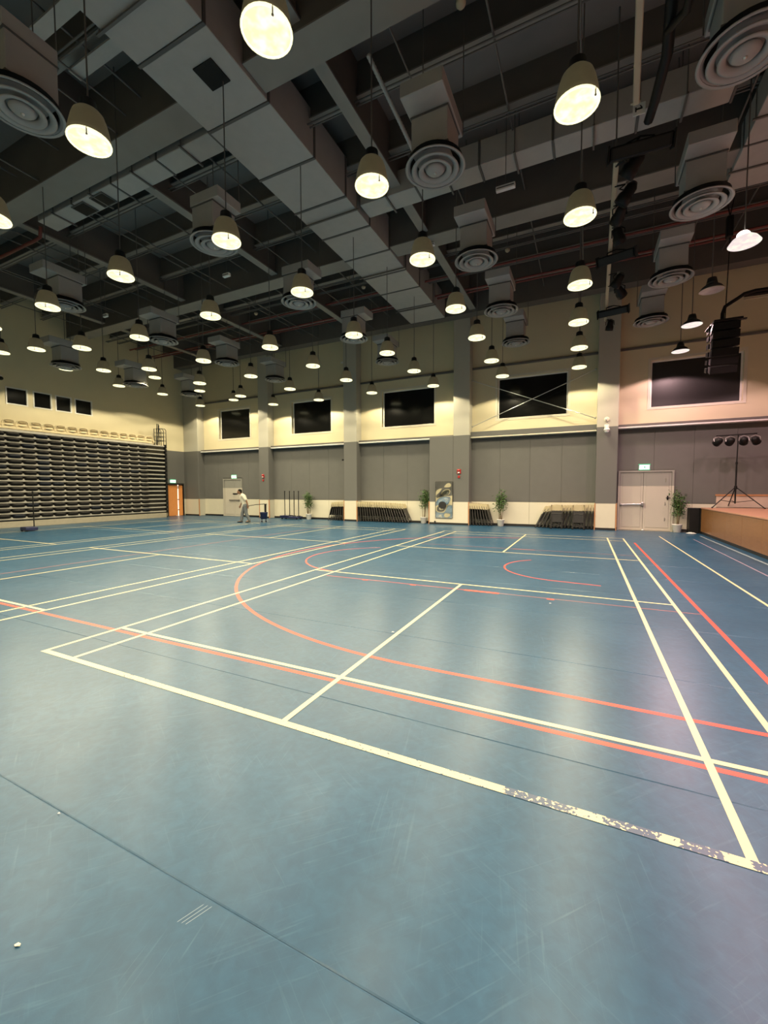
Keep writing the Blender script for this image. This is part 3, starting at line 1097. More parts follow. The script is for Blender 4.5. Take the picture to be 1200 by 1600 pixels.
# ------------------------------------------------------------------ doors
# orange wooden door standing ajar in the left wall
fr = MB()
fr.box(XL - .12, XL + .02, DY0 - .06, DY0, 0, DZ + .06).box(XL - .12, XL + .02, DY1, DY1 + .06, 0, DZ + .06).box(XL - .12, XL + .02, DY0, DY1, DZ, DZ + .06)
d1 = struct('door_1', fr, 'blackbase', 'orange wooden double door, ajar, beside the tiered seating')
part(d1, 'door_leaf', MB().cbox(XL - .09, XL - .045, DY0 + .01, DY0 + .70, .01, DZ - .01, .004), 'orange')
part(d1, 'door_leaf', MB().cbox(XL - .09, XL - .045, DY0 + .79, DY1 - .01, .01, DZ - .01, .004), 'orange')
gp = part(d1, 'lit_gap', MB().box(XL - .13, XL - .12, DY0 + .62, DY0 + .92, .0, DZ), 'lit')
for zz in (.35, 1.0, 1.72, 1.80):
    part(d1, 'hinge', MB().box(XL - .06, XL - .03, DY0 + .69, DY0 + .80, zz, zz + .05), 'blackbase')
part(d1, 'door_closer', MB().box(XL - .05, XL + .06, DY0 + .0, DY1, DZ - .03, DZ + .03), 'blackbase')


def split_leaf(parent, x0, x1, y0, y1, z1, inset):
    a = part(parent, 'door_leaf', MB().cbox(x0, x1, y0, y1, .01, z1, .004), 'doorgrey')
    part(a, 'lower_panel', MB().cbox(x0 + inset, x1 - inset, y0 - .012, y0, .13, 1.72, .004), 'doorgrey', parent)
    part(a, 'upper_panel', MB().cbox(x0 + inset, x1 - inset, y0 - .012, y0, 1.725, z1 - .10, .004), 'doorgrey', parent)
    return a


def hall_door(num, x0, x1, xm, zt, lab):
    fr = MB()
    y0, y1 = YF - .09, YF
    fr.box(x0, x0 + .07, y0, y1, 0, zt).box(x1 - .07, x1, y0, y1, 0, zt).box(x0 + .07, x1 - .07, y0, y1, zt - .07, zt)
    d = struct('door_%d' % num, fr, 'doorgrey', lab)
    y0 += .03
    split_leaf(d, x0 + .075, xm - .004, y0, YF - .005, zt - .075, .08)
    split_leaf(d, xm + .004, x1 - .075, y0, YF - .005, zt - .075, .08)
    return d


d2 = hall_door(2, -15.3, -13.75, -14.35, 2.3, 'grey-green double door behind the walking man')
part(d2, 'push_bar', MB().cyl((-14.75, YF - .14, 1.0), (-13.95, YF - .14, 1.0), .03, n=8).box(-14.75, -14.68, YF - .14, YF - .07, .97, 1.03).box(-14.02, -13.95, YF - .14, YF - .07, .97, 1.03), 'beam')
part(d2, 'notice_plate', MB().box(-14.5, -14.1, YF - .085, YF - .075, 1.34, 1.42), 'blackbase')
part(d2, 'side_leaf_edge', MB().box(-15.22, -15.17, YF - .12, YF - .07, .02, 2.2), 'doorgrey')
d3 = hall_door(3, 6.1, 7.95, 6.96, 2.34, 'pinkish-grey double door with a push bar by the stage')
pb = part(d3, 'push_bar', MB().cyl((6.2, YF - .15, 1.02), (6.93, YF - .15, 1.03), .032, n=10), 'steel')
part(pb, 'bar_bracket', MB().cbox(6.88, 6.99, YF - .18, YF - .06, .97, 1.10, .02).cbox(6.17, 6.24, YF - .17, YF - .06, .98, 1.07, .015), 'steel', d3)
part(d3, 'lever_handle', MB().cyl((7.76, YF - .07, 1.28), (7.76, YF - .13, 1.28), .02, n=8).cyl((7.70, YF - .13, 1.28), (7.84, YF - .13, 1.28), .016, n=8).box(7.735, 7.785, YF - .075, YF - .06, 1.2, 1.36), 'black')
part(d3, 'door_stop', MB().ell((6.97, YF - .12, .03), (.05, .04, .03), 10, 6), 'paperw')
for x in (7.68,):
    for zz in (.4, 1.0, 1.9):
        part(d3, 'hinge', MB().cyl((x, YF - .075, zz), (x, YF - .075, zz + .12), .014, n=6), 'steel')


def exit_sign(p, axis, lab):
    t = thing('exit_sign', lab, 'sign', p, 'lit exit signs over the doors')
    rot = 0 if axis == 'y' else -PI / 2
    lpart(t, 'housing', MB().cbox(-.20, .20, -.035, .04, .085, .125, .008).cbox(-.20, .20, -.035, .04, -.115, -.085, .008), 'exit_g')
    f = lpart(t, 'lit_face', MB().cbox(-.17, .17, -.04, .035, -.085, .085, .004), 'exit_w')
    man = MB()
    man.box(-.01, .03, -.044, -.0405, -.03, .035).ell((.02, -.043, .055), (.016, .002, .016), 8, 6)
    man.add([(-.01, -.043, -.03), (.015, -.043, -.03), (-.03, -.043, -.075), (-.05, -.043, -.07)], [(0, 1, 2, 3)])
    man.add([(.01, -.043, -.03), (.03, -.043, -.03), (.05, -.043, -.075), (.03, -.043, -.075)], [(0, 1, 2, 3)])
    man.add([(-.05, -.043, .01), (-.045, -.043, .025), (.0, -.043, .035), (.0, -.043, .02)], [(0, 1, 2, 3)])
    lpart(f, 'running_figure', man, 'exit_g')
    t.rotation_euler = (0, 0, rot)
    return t


e = ony(1007, 730, YF - .08)
exit_sign((e.x, YF - .045, e.z), 'y', 'lit green exit sign above the pinkish-grey double door')
e = ony(365, 745, YF - .08)
exit_sign((e.x, YF - .045, e.z), 'y', 'lit green exit sign above the grey-green door behind the man')
exit_sign((XL + .05, 15.42, 2.16), 'x', 'lit exit sign above the orange door')

# ------------------------------------------------------------------ stage
st = thing('stage', 'raised stage with glossy brown wood front and timber top', 'stage', (8.7, 9, 0))
SX, SY0, SY1, SZ = 8.7, -4.0, 16.15, .95
part(st, 'stage_top', MB().cbox(SX - .02, XR - .01, SY0, SY1, SZ - .045, SZ, .008), 'stagedeck')
part(st, 'carcass', MB().box(SX + .06, XR - .02, SY0, SY1 - .01, .0, SZ - .05), 'blackp')
n = 14
for i in range(n):
    a, b = SY0 + (SY1 - SY0) * i / n, SY0 + (SY1 - SY0) * (i + 1) / n
    part(st, 'front_panel', MB().cbox(SX, SX + .03, a + .002, b - .002, .09, SZ - .05, .003), 'stagewood')
part(st, 'kick_board', MB().box(SX + .03, SX + .06, SY0, SY1, 0, .09), 'blackbase')
part(st, 'rear_filler', MB().box(SX - .02, XR - .02, SY1 + .02, YF - .1, .0, SZ - .03), 'blackp')
part(st, 'black_return', MB().cbox(8.38, 8.68, 16.28, YF - .1, .0, .92, .01), 'black')

# lighting stand on the stage
sp_ = onz(1148, 794, SZ)
ls = thing('lighting_stand', 'black tripod lighting stand with four spotlights on a bar, standing on the stage', 'light stand', (sp_.x, sp_.y, SZ))
Ysp = sp_.y
ztop = ony(1150, 680, Ysp).z - SZ
zj = ony(1147, 762, Ysp).z - SZ
lpart(ls, 'pole', MB().cyl((0, 0, .16), (0, 0, zj + .85), .024, n=10).cyl((0, 0, zj + .8), (0.015, 0, ztop), .018, n=10), 'black')
lpart(ls, 'clamp_collar', MB().cyl((0, 0, zj - .05), (0, 0, zj + .06), .045, n=12).cyl((0, 0, zj + .8), (0, 0, zj + .88), .035, n=10), 'black')
for a in (205, 335, 90):
    c, s_ = math.cos(math.radians(a)), math.sin(math.radians(a))
    L_ = .78
    lg = lpart(ls, 'leg', MB().tube([(c * .03, s_ * .03, zj), (c * L_, s_ * L_, .015)], .016, 8), 'black')
    lpart(lg, 'brace', MB().cyl((c * L_ * .62, s_ * L_ * .62, .015 + (zj - .015) * .38), (0, 0, .2), .01, n=6), 'black')
    lpart(lg, 'foot', MB().ell((c * L_, s_ * L_, .02), (.03, .03, .02), 8, 6), 'blackp')
bx0 = ony(1119, 681, Ysp).x - sp_.x
bx1 = ony(1183, 679, Ysp).x - sp_.x
lpart(ls, 'cross_bar', MB().cyl((bx0, 0, ztop), (bx1, 0, ztop + .03), .022, n=10), 'black')
for xpx, tilt in ((1122, .5), (1141, .2), (1162, -.15), (1180, -.6)):
    xx = ony(xpx, 690, Ysp).x - sp_.x
    T = Matrix.Translation((xx, -.03, ztop - .20)) @ Euler((math.radians(62), 0, tilt)).to_matrix().to_4x4()
    can = lpart(ls, 'par_can', MB().lathe([(0, .15), (.05, .145), (.085, .11), (.11, .05), (.125, -.12), (.118, -.12), (.10, .04), (0, .06)], 20, T=T), 'blackp')
    lpart(can, 'lens', MB().lathe([(0, -.085), (.117, -.09)], 20, T=T), 'glassblack')
    lpart(can, 'yoke', MB().tube([T @ Vector((.135, 0, 0)), Vector((xx + .13, 0, ztop - .08)), Vector((xx, 0, ztop - .02)), Vector((xx - .13, 0, ztop - .08)), T @ Vector((-.135, 0, 0))], .009, 6), 'steel')

# ------------------------------------------------------------------ hanging line array speaker
la_y = 12.0
lp = ony(1131, 505, la_y)
la = thing('line_array_speaker', 'black hanging line array loudspeaker in front of the window by the stage', 'speaker', (lp.x, la_y, lp.z))
lpart(la, 'rigging_frame', MB().cbox(-.28, .34, -.3, .3, -.03, .03, .01).box(-.36, -.30, -.2, .25, -.10, -.085).box(.1, .48, -.04, .04, .03, .06), 'black')
zc, ang, off = -.05, 0., 0.
for k in range(6):
    h = .20
    T = Matrix.Translation((0, -off, zc - h / 2)) @ Euler((ang, 0, 0)).to_matrix().to_4x4()
    mb = MB()
    vs = [(-.29, -.28, -h / 2 + .008), (.29, -.28, -h / 2 + .008), (.23, .28, -h / 2 + .03), (-.23, .28, -h / 2 + .03), (-.29, -.28, h / 2 - .008), (.29, -.28, h / 2 - .008), (.23, .28, h / 2 - .03), (-.23, .28, h / 2 - .03)]
    mb.add(vs, [(0, 3, 2, 1), (4, 5, 6, 7), (0, 1, 5, 4), (1, 2, 6, 5), (2, 3, 7, 6), (3, 0, 4, 7)], T=T)
    c = lpart(la, 'speaker_cabinet', mb, 'blackp')
    for sx in (-1, 1):
        lpart(c, 'rigging_plate', MB().box(sx * .3085 - .0165, sx * .3085 + .0165, -.05, .2, -h / 2 + .03, h / 2 - .05, T), 'black')
    lpart(c, 'grille', MB().box(-.27, .27, -.292, -.281, -h / 2 + .02, h / 2 - .02, T), 'black')
    zc -= h + .006
    ang += math.radians(3.5)
    off -= .012 * k
ctop = ZC - lp.z
lpart(la, 'chain_hoist', MB().cyl((.02, 0, .02), (.06, 0, 2.2), .012, n=6).cbox(-.03, .11, -.09, .09, 2.2, 2.75, .02).tube([(.04, 0, 2.75), (-.25, 0, ctop)], .012, 6).tube([(.04, 0, 2.75), (.30, 0, ctop)], .012, 6), 'black')
pts = [ony(x, y_, la_y) - lp for x, y_ in ((1128, 506), (1129, 490), (1133, 479), (1142, 473), (1153, 466), (1163, 459), (1180, 454), (1215, 449))]
lpart(la, 'signal_cable', MB().tube(pts, .045, 8), 'black')
# boom the cable runs along
bp_ = [ony(1165, 459, la_y), ony(1235, 449, la_y)]
bo = thing('cable_boom', 'dark horizontal boom with pale strip beside the hanging loudspeaker', 'boom', bp_[0])
b2 = bp_[1] - bp_[0]
lpart(bo, 'boom_tube', MB().cyl((0, .1, .0), (b2.x, .1, b2.z), .05, n=8), 'black')
lpart(bo, 'pale_strip', MB().cyl((0, .1, -.1), (b2.x, .1, b2.z - .1), .02, n=6), 'bar')
lpart(bo, 'hanger', MB().cyl((b2.x * .9, .1, b2.z), (b2.x * .9, .1, ZC - bp_[0].z), .015, n=6), 'black')

# ------------------------------------------------------------------ lighting bars with stage fixtures
BZ = 7.6
def light_bar(p0, p1, lab, drops):
    t = thing('lighting_bar', lab, 'lighting bar', p0)
    d = p1 - p0
    lpart(t, 'bar_tube', MB().cbox(-.045, .045, 0, d.length, -.05, .05, .012, Matrix.Rotation(math.atan2(-d.x, d.y), 4, 'Z')), 'bar')
    for f in drops:
        q = d * f
        lpart(t, 'bar_hanger', MB().cyl((q.x, q.y, .05), (q.x, q.y, ZC - BZ), .014, n=6), 'conduit')
    return t


q0, q1 = onz(1000, 0, BZ), onz(994, 160, BZ)
light_bar(q0 + (q0 - q1) * 3.2, q1, 'cream lighting bar ending at a small white number card', (.2, .6, .93))
q2, q3 = onz(963, 250, BZ), onz(946, 500, BZ)
light_bar(q2, q3, 'long cream lighting bar carrying black stage lights up to the far wall', (.03, .35, .68, .97))
cardp = onz(999, 168, BZ)
cd_ = thing('number_card', 'small white card with a black figure at the end of lighting bar', 'card', (cardp.x, cardp.y + .03, cardp.z))
cf = lpart(cd_, 'card_face', MB().cbox(-.085, .085, -.006, .006, -.09, .09, .003), 'paperw')
lpart(cf, 'printed_figure', MB().box(-.05, .045, -.009, -.0065, -.012, .015).add([(.045, -.008, .015), (.02, -.008, .05), (.005, -.008, .045), (.025, -.008, .015)], [(0, 1, 2, 3)]).box(-.055, -.035, -.009, -.0065, -.035, .035), 'blackbase')
lpart(cd_, 'tie', MB().cyl((0, 0, .09), (0, 0, .02 + .1), .006, n=5).box(-.12, .02, -.02, .02, .11, .125), 'bar')
ribbon = thing('power_cable', 'thick black cable bundle hanging along the near lighting bar', 'cable', (q1.x + .2, q1.y, BZ - .1))
lpart(ribbon, 'cable_bundle', MB().tube([(.0, -3, .25), (.06, -2.2, .05), (0.05, -1.4, .2), (.1, -.7, .05), (.04, 0, .0), (0, .3, -.02)], .07, 8), 'blackp')
lpart(ribbon, 'cable_loop', MB().tube([(.1, -2.4, .1), (.22, -2.0, -.12), (.2, -1.4, -.1), (.06, -1.0, .1)], .05, 8), 'blackp')


def outrigger(t, p):
    f = max(0., min(1., (p.y - q2.y) / (q3.y - q2.y)))
    bx_ = q2.x + (q3.x - q2.x) * f
    lpart(t, 'outrigger', MB().tube([(0, 0, .19), (bx_ - p.x, max(0., q2.y + .1 - p.y), BZ - p.z - .05)], .016, 6), 'black')


def batten(px_, py_, wd, rz, lab):
    p = onz(px_, py_, BZ - .22)
    t = thing('stage_flood_light', lab, 'stage light', p)
    T = Euler((.5, 0, rz)).to_matrix().to_4x4()
    b = lpart(t, 'housing', MB().cbox(-wd / 2, wd / 2, -.13, .13, -.10, .10, .02, T), 'black')
    for s in (-1, 1):
        lpart(b, 'end_plate', MB().cbox(s * (wd / 2 + .015) - .015, s * (wd / 2 + .015) + .015, -.15, .15, -.13, .13, .01, T), 'blackp')
    lpart(b, 'lens', MB().box(-wd / 2 + .05, wd / 2 - .05, -.134, -.131, -.07, .07, T), 'glassblack')
    lpart(t, 'yoke', MB().tube([(-.2, 0, 0), (-.2, 0, .14), (0, 0, .19), (.2, 0, .14), (.2, 0, 0)], .014, 6), 'black')
    outrigger(t, p)
    return t


batten(1000, 231, .92, .05, 'wide black flood light at the near end of the long lighting bar')
batten(963, 402, .82, -.25, 'black flood light midway along the long lighting bar')
batten(958, 487, .86, -.18, 'black flood light at the far end of the long lighting bar')


def profile_light(px_, py_, tx, tz, s, lab, grp):
    p = onz(px_, py_, BZ - .25)
    t = thing('stage_spotlight', lab, 'stage light', p, grp)
    T = Euler((tx, 0, tz)).to_matrix().to_4x4() @ Matrix.Scale(s, 4)
    b = lpart(t, 'can', MB().lathe([(0, .17), (.07, .165), (.10, .12), (.105, .0), (.13, -.05), (.13, -.18), (.12, -.18), (.1, -.03), (0, .0)], 18, T=T), 'blackp')
    lpart(b, 'lens', MB().lathe([(0, -.06), (.115, -.10)], 18, T=T), 'glassblack')
    lpart(b, 'rear_cap', MB().lathe([(0, .21), (.05, .2), (.07, .168)], 12, T=T), 'tube')
    lpart(t, 'yoke', MB().tube([T @ Vector((.14, 0, 0)), Vector((.13 * s, 0, .13)), Vector((0, 0, .21)), Vector((-.13 * s, 0, .13)), T @ Vector((-.14, 0, 0))], .012, 6), 'black')
    lpart(t, 'clamp', MB().cbox(-.03, .03, -.03, .03, .17, .23, .008), 'steel')
    outrigger(t, p)
    return t


for px_, py_, tx, tz, s in ((990, 257, .9, .9, 1.1), (980, 303, .7, 1.2, 1.05), (968, 335, 1.1, .4, 1.), (966, 368, .6, -.5, 1.), (966, 438, .8, .8, 1.), (968, 455, 1., -.6, 1.05), (953, 508, .5, .3, .95)):
    profile_light(px_, py_, tx, tz, s, 'black stage spotlight clamped under the long lighting bar', 'spotlights under the long lighting bar')

# small items hanging under the ceiling
def hang_box(px_, py_, z, sx, sy, sz, lab, name='hanging_box', cat='box', m='paperw'):
    p = onz(px_, py_, z)
    t = thing(name, lab, cat, p)
    b = lpart(t, 'case', MB().cbox(-sx / 2, sx / 2, -sy / 2, sy / 2, -sz / 2, sz / 2, .008), m)
    lpart(b, 'face_slot', MB().box(-sx / 2 + .02, sx / 2 - .02, -sy / 2 - .003, -sy / 2, -.012, .012), 'conduit')
    lpart(t, 'hanging_rod', MB().cyl((0, 0, sz / 2), (0, 0, ZC - z), .009, n=5), 'conduit')
    return t


hang_box(790, 293, 8.4, .42, .1, .1, 'white slim box hanging beside the cross duct', 'emergency_light', 'light')
hang_box(354, 430, 8.3, .26, .1, .1, 'small white box hanging near the diffuser by the main duct')
hang_box(165, 493, 8.3, .24, .08, .12, 'small white box hanging low in front of the tiered seating')
hang_box(676, 382, 9.0, .14, .08, .09, 'tiny white box hanging between main duct and light row')
for px_, py_ in ((720, 6), (568, 449), (793, 391), (400, 490)):
    p = onz(px_, py_, 9.1)
    t = thing('smoke_detector', 'small round pale smoke detector under the ceiling beams', 'detector', p, 'smoke detectors under the ceiling')
    lpart(t, 'detector_body', MB().lathe([(0, -.05), (.05, -.045), (.075, -.01), (.08, .03), (0, .03)], 16), 'bar')
    lpart(t, 'stem', MB().cyl((0, 0, .03), (0, 0, ZC - 9.1), .01, n=5), 'conduit')
# flexible conduit beside the girder
fx = thing('flexible_conduit', 'ribbed flexible conduit slanting up to the ceiling beside the near diffuser', 'conduit', (0, 0, 0))
p0, p1 = onz(575, 85, 9.15), onz(648, 240, 8.5)
rp = []
for i in range(60):
    rp.append(p0.lerp(p1, i / 59))
lpart(fx, 'ribbed_hose', MB().tube(rp, [.045 if i % 2 else .036 for i in range(60)], 8), 'duct')

# ------------------------------------------------------------------ bracing cables across the fourth window bay
def cable(a, b, lab):
    t = thing('brace_cable', lab, 'cable', a, 'crossed brace cables')
    lpart(t, 'steel_rope', MB().tube([(0, 0, 0), b - a], .016, 6), 'steel')
    lpart(t, 'anchor', MB().ell((0, 0, 0), (.04, .03, .04), 8, 6).ell(b - a, (.04, .03, .04), 8, 6), 'steel')
    return t


cable(ony(738, 595, 16.45), ony(930, 653, 16.45), 'brace cable falling from the casing column across the dark window')
cable(ony(738, 667, 16.5), ony(931, 577, 16.5), 'brace cable rising from the casing column across the dark window')

# ------------------------------------------------------------------ wall fittings
def wall_alarm(p, lab):
    t = thing('fire_alarm', lab, 'alarm', p)
    lpart(t, 'alarm_base', MB().cbox(-.09, .09, -.04, .0, -.07, .14, .01), 'redbox')
    lpart(t, 'sounder', MB().lathe([(.055, 0), (.06, .03), (.04, .055), (0, .06)], 14, T=Matrix.Translation((0, -.04, .08)) @ Matrix.Rotation(PI / 2, 4, 'X')), 'redbox')
    lpart(t, 'strobe', MB().cbox(-.04, .04, -.075, -.04, -.045, .015, .006), 'paperw')
    lpart(t, 'call_point', MB().cbox(-.05, .05, -.035, .0, -.26, -.15, .008), 'redbox')
    return t


a = ony(717, 738, YC - .02)
wall_alarm((a.x, YC, a.z), 'red fire alarm on the column casing above the wavy mirror')
a = ony(411, 745, YC - .02)
wall_alarm((a.x, YC, a.z), 'red fire alarm on the column near the walking man')
a = ony(948, 672, YC - .1)
cc = thing('security_camera', 'white dome security camera on a bracket on the column by the double door', 'camera', (a.x, YC, a.z))
lpart(cc, 'wall_plate', MB().cbox(-.08, .08, -.03, 0, .06, .22, .01), 'white')
lpart(cc, 'arm', MB().tube([(0, -.02, .14), (0, -.10, .15), (0, -.16, .12), (0, -.17, .06)], .025, 8), 'white')
lpart(cc, 'dome_housing', MB().lathe([(.02, .07), (.09, .05), (.11, .0), (.10, -.02), (0, -.02)], 16, (0, -.17, 0)), 'white')
lpart(cc, 'dome', MB().lathe([(.09, -.02), (.08, -.07), (.05, -.10), (0, -.115)], 16, (0, -.17, 0)), 'paperw')
cc2 = thing('wall_fitting', 'round cream wall fitting above the security camera on the column', 'fitting', (a.x, YC, a.z + .42))
lpart(cc2, 'backplate', MB().lathe([(.10, 0), (.095, .025), (.05, .035), (0, .035)], 18, T=Matrix.Rotation(PI / 2, 4, 'X')), 'cream')
lpart(cc2, 'knob', MB().ell((-.03, -.05, 0), (.03, .03, .03), 10, 6), 'white')
a = ony(535, 717, YC + .2)
sp2 = thing('bracket_speaker', 'small black bracket on the side of the column above the leaning chairs', 'speaker', (-6.315, YC + .2, a.z))
lpart(sp2, 'bracket', MB().box(-.06, 0, -.02, .02, -.08, .12), 'black')
lpart(sp2, 'speaker_body', MB().cbox(-.2, -.06, -.07, .07, -.1, -.02, .01), 'blackp')
a = onx(2, 590, XL + .15)
cm = thing('wall_camera', 'small camera on the left wall beside the control room windows', 'camera', (XL, a.y, a.z))
lpart(cm, 'mount', MB().cbox(0, .05, -.08, .08, .0, .14, .01), 'white')
lpart(cm, 'camera_dome', MB().ell((.11, 0, -.02), (.09, .09, .08), 12, 8), 'blackp')
a = ony(172 / 6 + 500, 0, 16)
# small light box on the far wall
a = ony(563, 562, YF - .05)
eb = thing('wall_box', 'thin pale light box high on the far wall', 'light', (a.x - .9, YF, a.z))
lpart(eb, 'case', MB().cbox(-.28, .28, -.06, 0, -.05, .05, .01), 'cream')
lpart(eb, 'cover', MB().cbox(-.26, .26, -.075, -.06, -.035, .035, .006), 'white')

# wavy mirror sheet on the column casing
mx0, mx1, mz0, mz1 = -1.33, -.53, .30, 1.98
mi = thing('wavy_mirror', 'tall wavy mirror sheet fixed on the column casing', 'mirror', ((mx0 + mx1) / 2, YC - .012, mz0))
mb = MB()
nx, nz = 18, 34
vs = []
for j in range(nz + 1):
    for i in range(nx + 1):
        u, v = i / nx, j / nz
        e = math.sin(PI * u) * math.sin(PI * v)
        dpt = .03 + e * (.018 * math.sin(9 * v + 2.5 * u + 1.) + .012 * math.sin(17 * v - 4 * u) + .008 * math.sin(7 * u + 5 * v))
        vs.append(((u - .5) * (mx1 - mx0), -dpt, v * (mz1 - mz0)))
fs = [(j * (nx + 1) + i, j * (nx + 1) + i + 1, (j + 1) * (nx + 1) + i + 1, (j + 1) * (nx + 1) + i) for j in range(nz) for i in range(nx)]
mb.add(vs, fs, True)
lpart(mi, 'mirror_sheet', mb, 'mirror')
W2, H2 = (mx1 - mx0) / 2, mz1 - mz0
lpart(mi, 'backing_board', MB().box(-W2, W2, -.018, 0, 0, H2), 'blackbase')
lpart(mi, 'frame', MB().box(-W2 - .012, -W2, -.045, 0, 0, H2).box(W2, W2 + .012, -.045, 0, 0, H2).box(-W2, W2, -.045, 0, H2 - .012, H2 + .004).box(-W2, W2, -.045, 0, -.008, .006), 'tube')
sk = thing('socket_box', 'small dark floor socket under the wavy mirror', 'socket', (-1.36, YC - .02, .06))
lpart(sk, 'box', MB().cbox(-.03, .03, -.05, -.0, .0, .10, .006), 'blackbase')
lpart(sk, 'plug', MB().cyl((0, -.05, .06), (0, -.075, .06), .015, n=8), 'blackp')

# ------------------------------------------------------------------ potted plants
def plant(x, y_, h, seed, lab):
    r = random.Random(seed)
    t = thing('potted_plant', lab, 'plant', (x, y_, 0))
    lpart(t, 'pot', MB().lathe([(0, 0), (.11, 0), (.12, .01), (.155, .27), (.165, .28), (.165, .31), (.145, .31), (.14, .26), (0, .25)], 20), 'pot')
    lpart(t, 'soil', MB().lathe([(0, .275), (.142, .27)], 16), 'soil')
    tips = []
    for k in range(7):
        a, rr = r.uniform(0, 2 * PI), r.uniform(.02, .08)
        top = Vector((math.cos(a) * r.uniform(.05, .22), math.sin(a) * r.uniform(.05, .2), h * r.uniform(.62, .97)))
        p = [Vector((math.cos(a) * rr, math.sin(a) * rr, .26))]
        for s in (.4, .75, 1.):
            q = p[0].lerp(top, s)
            q += Vector((r.uniform(-.03, .03), r.uniform(-.03, .03), 0))
            p.append(q)
        lpart(t, 'stem', MB().tube(p, [.013, .010, .008, .004], 6), 'stem')
        tips.append(p)
    lf = MB()
    for k in range(560):
        p = r.choice(tips)
        s = r.uniform(.28, 1.0) ** .8
        i = min(2, int(s * 3))
        q = p[i].lerp(p[i + 1], s * 3 - i)
        q = q + Vector((r.gauss(0, .085), r.gauss(0, .075), r.gauss(0, .04)))
        q.z = max(.42, min(h, q.z))
        d = Vector((r.gauss(0, 1), r.gauss(0, 1), r.gauss(-.25, .6))).normalized()
        sd = d.cross(Vector((r.gauss(0, .5), r.gauss(0, .5), 1))).normalized()
        L_, W_ = r.uniform(.07, .13), r.uniform(.016, .028)
        n_ = d.cross(sd) * .012
        lf.add([q, q + d * L_ * .45 + sd * W_ + n_, q + d * L_, q + d * L_ * .45 - sd * W_ + n_], [(0, 1, 2), (0, 2, 3)])
    tag(lpart(t, 'foliage', lf, 'leaf'), kind='stuff')
    return t


for (xp, Y, hp, sd, lab) in ((482, 16.45, 765, 1, 'leafy artificial plant in a white pot beside the rack of posts'), (662, 16.5, 764, 2, 'leafy artificial plant in a white pot beside the mirror casing'), (783, 16.4, 762, 3, 'leafy artificial plant in a white pot between two groups of leaning chairs'), (1060, 16.45, 760, 4, 'leafy artificial plant in a white pot between double door and stage')):
    p = ony(xp, hp, Y)
    plant(p.x, Y, p.z, sd, lab)

# ------------------------------------------------------------------ folded chairs leaning along the far wall
def make_chair():
    t = thing('folding_chair', 'x', 'chair', (0, 0, 0), 'x')
    H, W_ = 1.0, .22
    for s in (-1, 1):
        lpart(t, 'front_leg', MB().tube([(.012, s * W_, .012), (.012, s * W_, H - .16), (.012, s * (W_ - .03), H - .02)], .012, 8), 'tube')
        lpart(t, 'rear_leg', MB().tube([(-.022, s * (W_ - .035), .012), (-.022, s * (W_ - .035), .62)], .011, 8), 'tube')
    for x_, w2, z_ in ((.012, W_, .18), (-.022, W_ - .035, .12), (-.022, W_ - .035, .62)):
        lpart(t, 'cross_rail', MB().cyl((x_, -w2, z_), (x_, w2, z_), .009, n=6), 'tube')
    lpart(t, 'seat', MB().cbox(-.008, .006, -.195, .195, .28, .74, .005), 'chairseat')
    b = MB()
    n = 8
    vs = []
    for i in range(n + 1):
        u = -1 + 2 * i / n
        bow = .03 * (1 - u * u)
        zt, zb = H - .01 - .03 * u * u, H - .25 + .02 * u * u
        for x, z in ((.018 - bow + .03, zt), (.018 - bow + .03, zb), (-.002 - bow + .03, zb), (-.002 - bow + .03, zt)):
            vs.append((x - .01, u * .215, z))
    fs = [(0, 1, 2, 3), tuple(n * 4 + k for k in (3, 2, 1, 0))]
    for i in range(n):
        for k in range(4):
            fs.append((i * 4 + k, (i + 1) * 4 + k, (i + 1) * 4 + (k + 1) % 4, i * 4 + (k + 1) % 4))
    b.add(vs, fs)
    for s in (-1, 1):
        b.cbox(-.05, .056, s * .213 - .008, s * .213 + .008, H - .26, H - .015, .005)
    lpart(t, 'backrest', b, 'chair_back')
    for s in (-1, 1):
        lpart(t, 'rubber_foot', MB().cyl((.012, s * W_, 0.0), (.012, s * W_, .03), .016, n=8), 'blackp')
        lpart(t, 'rubber_foot', MB().cyl((-.022, s * (W_ - .035), 0.0), (-.022, s * (W_ - .035), .03), .015, n=8), 'blackp')
    note_kids(t)
    return t


chair = make_chair()
used = [False]


def put_chair(x, y_, tilt_y, rz, lab, grp, tx=0.):
    o = chair if not used[0] else copy_tree(chair)
    used[0] = True
    o.location = (x, y_, .004 + .02 * abs(math.sin(tilt_y)) + .02 * abs(math.sin(tx)))
    o.rotation_euler = (tx, tilt_y, rz)
    o['label'], o['group'] = lab, grp


cy = 16.50
for k in range(7):
    put_chair(-6.42 - .145 * k, cy + rnd.uniform(-.015, .015), math.radians(3 + 2.2 * k), 0, 'folded cream-backed chair leaning on the column beside the rack and plant', 'chairs leaning right of the post rack')
for k in range(20):
    put_chair(-5.46 + .146 * k, cy + rnd.uniform(-.02, .02), -math.radians(3 + 1.15 * k), 0, 'folded cream-backed chair in the longest leaning row, next to the mirror plant', 'longest row of leaning chairs')
for k in range(8):
    put_chair(.31 + .135 * k, cy + rnd.uniform(-.015, .015), -math.radians(3 + 2. * k), 0, 'folded cream-backed chair leaning on the mirror casing, beside a plant', 'chairs leaning on the mirror casing')
for k in range(16):
    put_chair(5.19 - .142 * k, cy + .02 + rnd.uniform(-.015, .015), math.radians(3 + 1.5 * k), 0, 'folded cream-backed chair leaning in the row beside the camera column', 'row of leaning chairs by the camera column')
for xp in (870, 904):
    p = ony(xp, 797, 16.1)
    put_chair(p.x, 16.02, 0, PI / 2, 'folded chair standing face-on in front of the leaning row by the camera column', 'face-on chairs by the camera column', 0)

